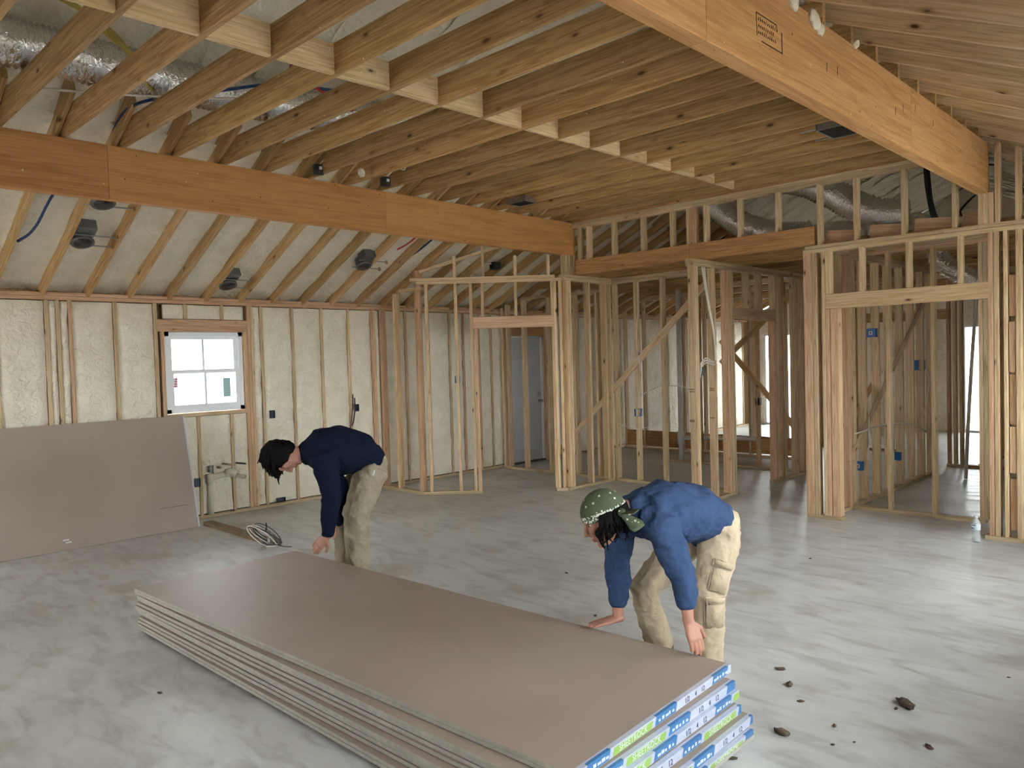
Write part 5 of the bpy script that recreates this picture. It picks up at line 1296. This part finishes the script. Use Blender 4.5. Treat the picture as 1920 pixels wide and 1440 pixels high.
# bandana: cloth cap over the skull, printed border, knot and tails
u = HB_up.normalized(); f_ = (HB_f-u*HB_f.dot(u)).normalized(); r_ = f_.cross(u)
cc = PB(0, -0.012, 0.034); n = 30; m = 12
bm = bmesh.new(); rows = []
lim = math.radians(104)
def cap_pt(th, ph, k):
    # lower edge: higher over the forehead, lower at the nape
    tt = th*(0.93 + 0.13*(0.5-0.5*math.cos(ph)))
    wr = 1+0.012*math.sin(5*ph+th*6)
    return cc + (r_*(0.086*math.sin(ph)) + f_*(0.108*math.cos(ph)))*math.sin(tt)*1.1*k*wr + u*(0.102*1.1)*math.cos(tt)*k
for k in (1.0, 0.95):
    rr = []
    for j in range(1, m+1):
        rr.append([bm.verts.new(cap_pt(lim*j/m, 2*math.pi*i/n, k)) for i in range(n)])
    tp_ = bm.verts.new(cc+u*0.102*1.1*k)
    for a_, b_ in zip(rr, rr[1:]):
        for i in range(n): bm.faces.new((a_[i], b_[i], b_[(i+1) % n], a_[(i+1) % n]) if k == 1.0 else (a_[(i+1) % n], b_[(i+1) % n], b_[i], a_[i]))
    for i in range(n): bm.faces.new((tp_, rr[0][i], rr[0][(i+1) % n]) if k == 1.0 else (tp_, rr[0][(i+1) % n], rr[0][i]))
    rows.append(rr[-1])
for i in range(n): bm.faces.new((rows[0][i], rows[1][i], rows[1][(i+1) % n], rows[0][(i+1) % n]))
bd = obj('bandana', bm, M['bandana'], pb, True)
bm = bmesh.new()
for j0, j1 in ((0.80, 0.98),):
    lo = [[bm.verts.new(cap_pt(lim*j, 2*math.pi*i/n, k)) for i in range(n)] for j, k in ((0.80, 1.012), (0.90, 1.018), (1.0, 1.015), (1.0, 0.99), (0.80, 0.99))]
    for a_, b_ in zip(lo, lo[1:]+lo[:1]):
        for i in range(n): bm.faces.new((a_[i], b_[i], b_[(i+1) % n], a_[(i+1) % n]))
bmesh.ops.recalc_face_normals(bm, faces=bm.faces[:])
obj('printed_border', bm, M['band'], bd, True)
kn = PB(-0.085, -0.085, 0.005)
bm = bmesh.new(); ellipsoid(bm, kn, r_*0.026, f_*0.022, u*0.022, 12, 8); obj('knot', bm, M['bandana'], bd, True)
for dv, ln in ((-r_*0.45 - u*0.75 - f_*0.30, 0.12), (-r_*0.75 - u*0.15 - f_*0.55, 0.09)):
    bm = bmesh.new(); dv = dv.normalized(); sdv = dv.cross(r_*0.6+f_*0.5+V((0.1, 0, 0))).normalized(); vs = []
    for k in range(7):
        t = k/6; w = 0.012+0.040*t*(1 if t < 0.85 else 0.6)
        c_ = kn + dv*ln*t + r_*0.010*math.sin(4*t)
        nn = dv.cross(sdv)
        vs.append([bm.verts.new(c_ + sdv*w*q + nn*(0.002*e + 0.006*math.cos(q*3+t*4))) for q, e in ((-1, 1), (0, 1), (1, 1), (1, -1), (0, -1), (-1, -1))])
    for a_, b_ in zip(vs, vs[1:]):
        for i in range(6): bm.faces.new((a_[i], a_[(i+1) % 6], b_[(i+1) % 6], b_[i]))
    bm.faces.new(vs[0][::-1]); bm.faces.new(vs[-1])
    bmesh.ops.recalc_face_normals(bm, faces=bm.faces[:])
    obj('bandana_tail', bm, M['bandana'], bd, True)
random.seed(9); locks = []
for k in range(90):
    ph = random.uniform(0.30*math.pi, 1.70*math.pi) if False else random.uniform(0.42*math.pi, 1.58*math.pi)
    p0 = cap_pt(lim*0.90, ph, 0.96)
    outw = (p0-cc); outw -= u*outw.dot(u); outw.normalize()
    L_ = random.uniform(0.09, 0.17)
    q = [p0, p0+outw*0.012+V((0, 0, -0.3*L_)), p0+outw*random.uniform(0.0, 0.03)+V((0.012*random.gauss(0, 1), 0.012*random.gauss(0, 1), -0.65*L_)), p0+outw*random.uniform(-0.03, 0.03)+V((0.018*random.gauss(0, 1), 0.018*random.gauss(0, 1), -L_))]
    locks.append(q)
strands(pb, locks, 'hair', 0.013)

# ---- worker in navy shirt
A = dict(pelvis=(-5.154, 3.601, 0.884), waist=(-5.177, 3.513, 0.977), chest=(-5.236, 3.330, 1.025), upch=(-5.289, 3.198, 1.020), neck=(-5.335, 3.10, 1.010), head=(-5.405, 2.975, 1.000),
         nsh=(-5.127, 3.185, 0.967), nel=(-5.079, 3.19, 0.682), nwr=(-5.085, 3.142, 0.390), ntip=(-5.205, 3.045, 0.235),
         fsh=(-5.42, 3.33, 0.973), fel=(-5.30, 3.40, 0.70), fwr=(-5.26, 3.33, 0.42), ftip=(-5.30, 3.17, 0.275),
         nhip=(-5.07, 3.561, 0.84), nknee=(-5.112, 3.426, 0.505), nank=(-5.123, 3.429, 0.085), fhip=(-5.25, 3.631, 0.83), fknee=(-5.34, 3.471, 0.49), fank=(-5.35, 3.476, 0.085))
A = {k: V(v) for k, v in A.items()}
pa = empty('person', (-5.22, 3.46, 0), 'person in dark navy shirt with black hair reaching down to the drywall', 'person')
sideA = (A['nsh']-A['fsh']).normalized()
HA_up = V((-0.72, -0.62, -0.25)); HA_f = V((-0.10, -0.20, -0.97)); sA = 1.16
bm = bmesh.new()
PA = head(bm, A['head'], HA_up, HA_f, sA)
limb(bm, [A['upch'], A['neck'], A['head']+V((0.02, 0.02, 0.01))], [0.065, 0.060, 0.06])
loft(bm, [(A['pelvis'], sideA, 0.13, 0.09), (A['waist'], sideA, 0.13, 0.09), (A['chest'], sideA, 0.15, 0.10), (A['upch'], sideA, 0.13, 0.085)], 16)
for s_, e_, w_ in (('nsh', 'nel', 'nwr'), ('fsh', 'fel', 'fwr')):
    limb(bm, [A['upch'], A[s_], A[e_], A[e_].lerp(A[w_], 0.35), A[w_]], [0.06, 0.05, 0.042, 0.040, 0.029])
for h, kn_, an in (('nhip', 'nknee', 'nank'), ('fhip', 'fknee', 'fank')):
    limb(bm, [A['pelvis'], A[h], A[kn_], A[kn_].lerp(A[an], 0.35), A[an]], [0.08, 0.08, 0.055, 0.055, 0.04])
hand(bm, A['nwr'], A['ntip']-A['nwr'], (0.55, -0.45, 0.35), -1, 0.16, 1.10)
hand(bm, A['fwr'], A['ftip']-A['fwr'], (0.3, -0.6, 0.5), -1, 0.2, 1.0)
cloth('body', bm, M['skin'], pa, 0.005, 3)
eyes(pa, PA, sA)
bm = bmesh.new()
hemA = A['pelvis'].lerp(A['waist'], 0.15)
loft(bm, [(hemA, sideA, 0.180, 0.148), (A['waist'], sideA, 0.190, 0.172), (A['waist'].lerp(A['chest'], 0.5), sideA, 0.205, 0.192), (A['chest'], sideA, 0.215, 0.195), (A['upch'], sideA, 0.190, 0.165), (A['neck'].lerp(A['upch'], 0.3), sideA, 0.10, 0.095)], 24)
for s_, e_, w_ in (('nsh', 'nel', 'nwr'), ('fsh', 'fel', 'fwr')):
    inn = A['upch'].lerp(A[s_], 0.5); c_ = A[e_].lerp(A[w_], 0.93)
    limb(bm, [inn, A[s_], A[s_].lerp(A[e_], 0.35), A[s_].lerp(A[e_], 0.7), A[e_], A[e_].lerp(c_, 0.5), c_], [0.115, 0.108, 0.096, 0.082, 0.075, 0.066, 0.050], 18)
cloth('shirt', bm, M['shirt_navy'], pa, 0.009, 6, 0.040, 0.12)
bm = bmesh.new()
loft(bm, [(A['waist'].lerp(A['pelvis'], 0.5), sideA, 0.165, 0.125), (A['pelvis'], sideA, 0.182, 0.145), (A['pelvis']+V((0.0, 0.02, -0.10)), sideA, 0.165, 0.13)], 20)
for h, kn_, an in (('nhip', 'nknee', 'nank'), ('fhip', 'fknee', 'fank')):
    limb(bm, [A['pelvis'].lerp(A[h], 0.6), A[h], A[h].lerp(A[kn_], 0.5), A[kn_], A[kn_].lerp(A[an], 0.5), A[an], A[an]+V((0, 0, -0.045))], [0.125, 0.130, 0.122, 0.108, 0.094, 0.086, 0.086], 18)
trA = cloth('trousers', bm, M['khaki'], pa, 0.008, 5, 0.036, 0.08)
bm = bmesh.new()
pk0 = A['nhip'] + V((0.075, -0.095, 0.02))
vs = []
for k in range(9):
    t = k/8*math.pi*0.8; c_ = pk0 + V((0.70, 0.70, 0))*0.055*math.cos(t) + V((0, 0, 1))*(-0.06*math.sin(t))
    vs.append(c_)
tube(bm, vs, 0.008, 6); obj('pocket_lining', bm, M['print_white'], trA, True)
shoe(pa, A['nank'], (-0.7, -0.7)); shoe(pa, A['fank'], (-0.8, -0.5))
# hair: thick black mop, fringe hanging towards the floor
u = HA_up.normalized(); f_ = (HA_f-u*HA_f.dot(u)).normalized(); r_ = f_.cross(u); random.seed(4)
bm = bmesh.new(); cA = PA(0, -0.020, 0.042)
ellipsoid(bm, cA, r_*0.108, f_*0.122, u*0.118, 22, 14)
ellipsoid(bm, PA(0, -0.030, -0.018), r_*0.092, f_*0.088, u*0.088, 18, 10)
for sx in (-1, 1): ellipsoid(bm, PA(sx*0.058, -0.004, 0.006), r_*0.044, f_*0.086, u*0.082, 16, 10)
ellipsoid(bm, PA(0, 0.075, 0.075), r_*0.075, f_*0.055, u*0.050, 16, 10)
for v in bm.verts: v.co += (v.co-cA).normalized()*0.012*noise.noise(v.co*22)
hr = cloth('hair', bm, M['hair'], pa, 0.008, 22, 0.016, 0.03)
locks = []
for k in range(110):
    th = random.uniform(0, 2*math.pi); z = random.uniform(-0.25, 0.85); q = math.sqrt(max(0, 1-z*z))
    d = (r_*math.cos(th)*q + f_*math.sin(th)*q + u*z)
    if (-f_).dot(d) > 0.75: continue
    p0 = cA + r_*0.098*d.dot(r_) + f_*0.114*d.dot(f_) + u*0.110*d.dot(u)
    dn_ = V((0, 0, -1)); L_ = random.uniform(0.05, 0.10)
    tan = (dn_ - d*dn_.dot(d)*0.8); tan.normalize()
    locks.append([p0-d*0.008, p0+tan*L_*0.4+d*0.006, p0+tan*L_*0.75+d*0.004+dn_*0.01, p0+tan*L_+dn_*0.02+V((random.gauss(0, .006), random.gauss(0, .006), 0))])
strands(pa, locks, 'hair_lock', 0.012)['kind'] = 'stuff'
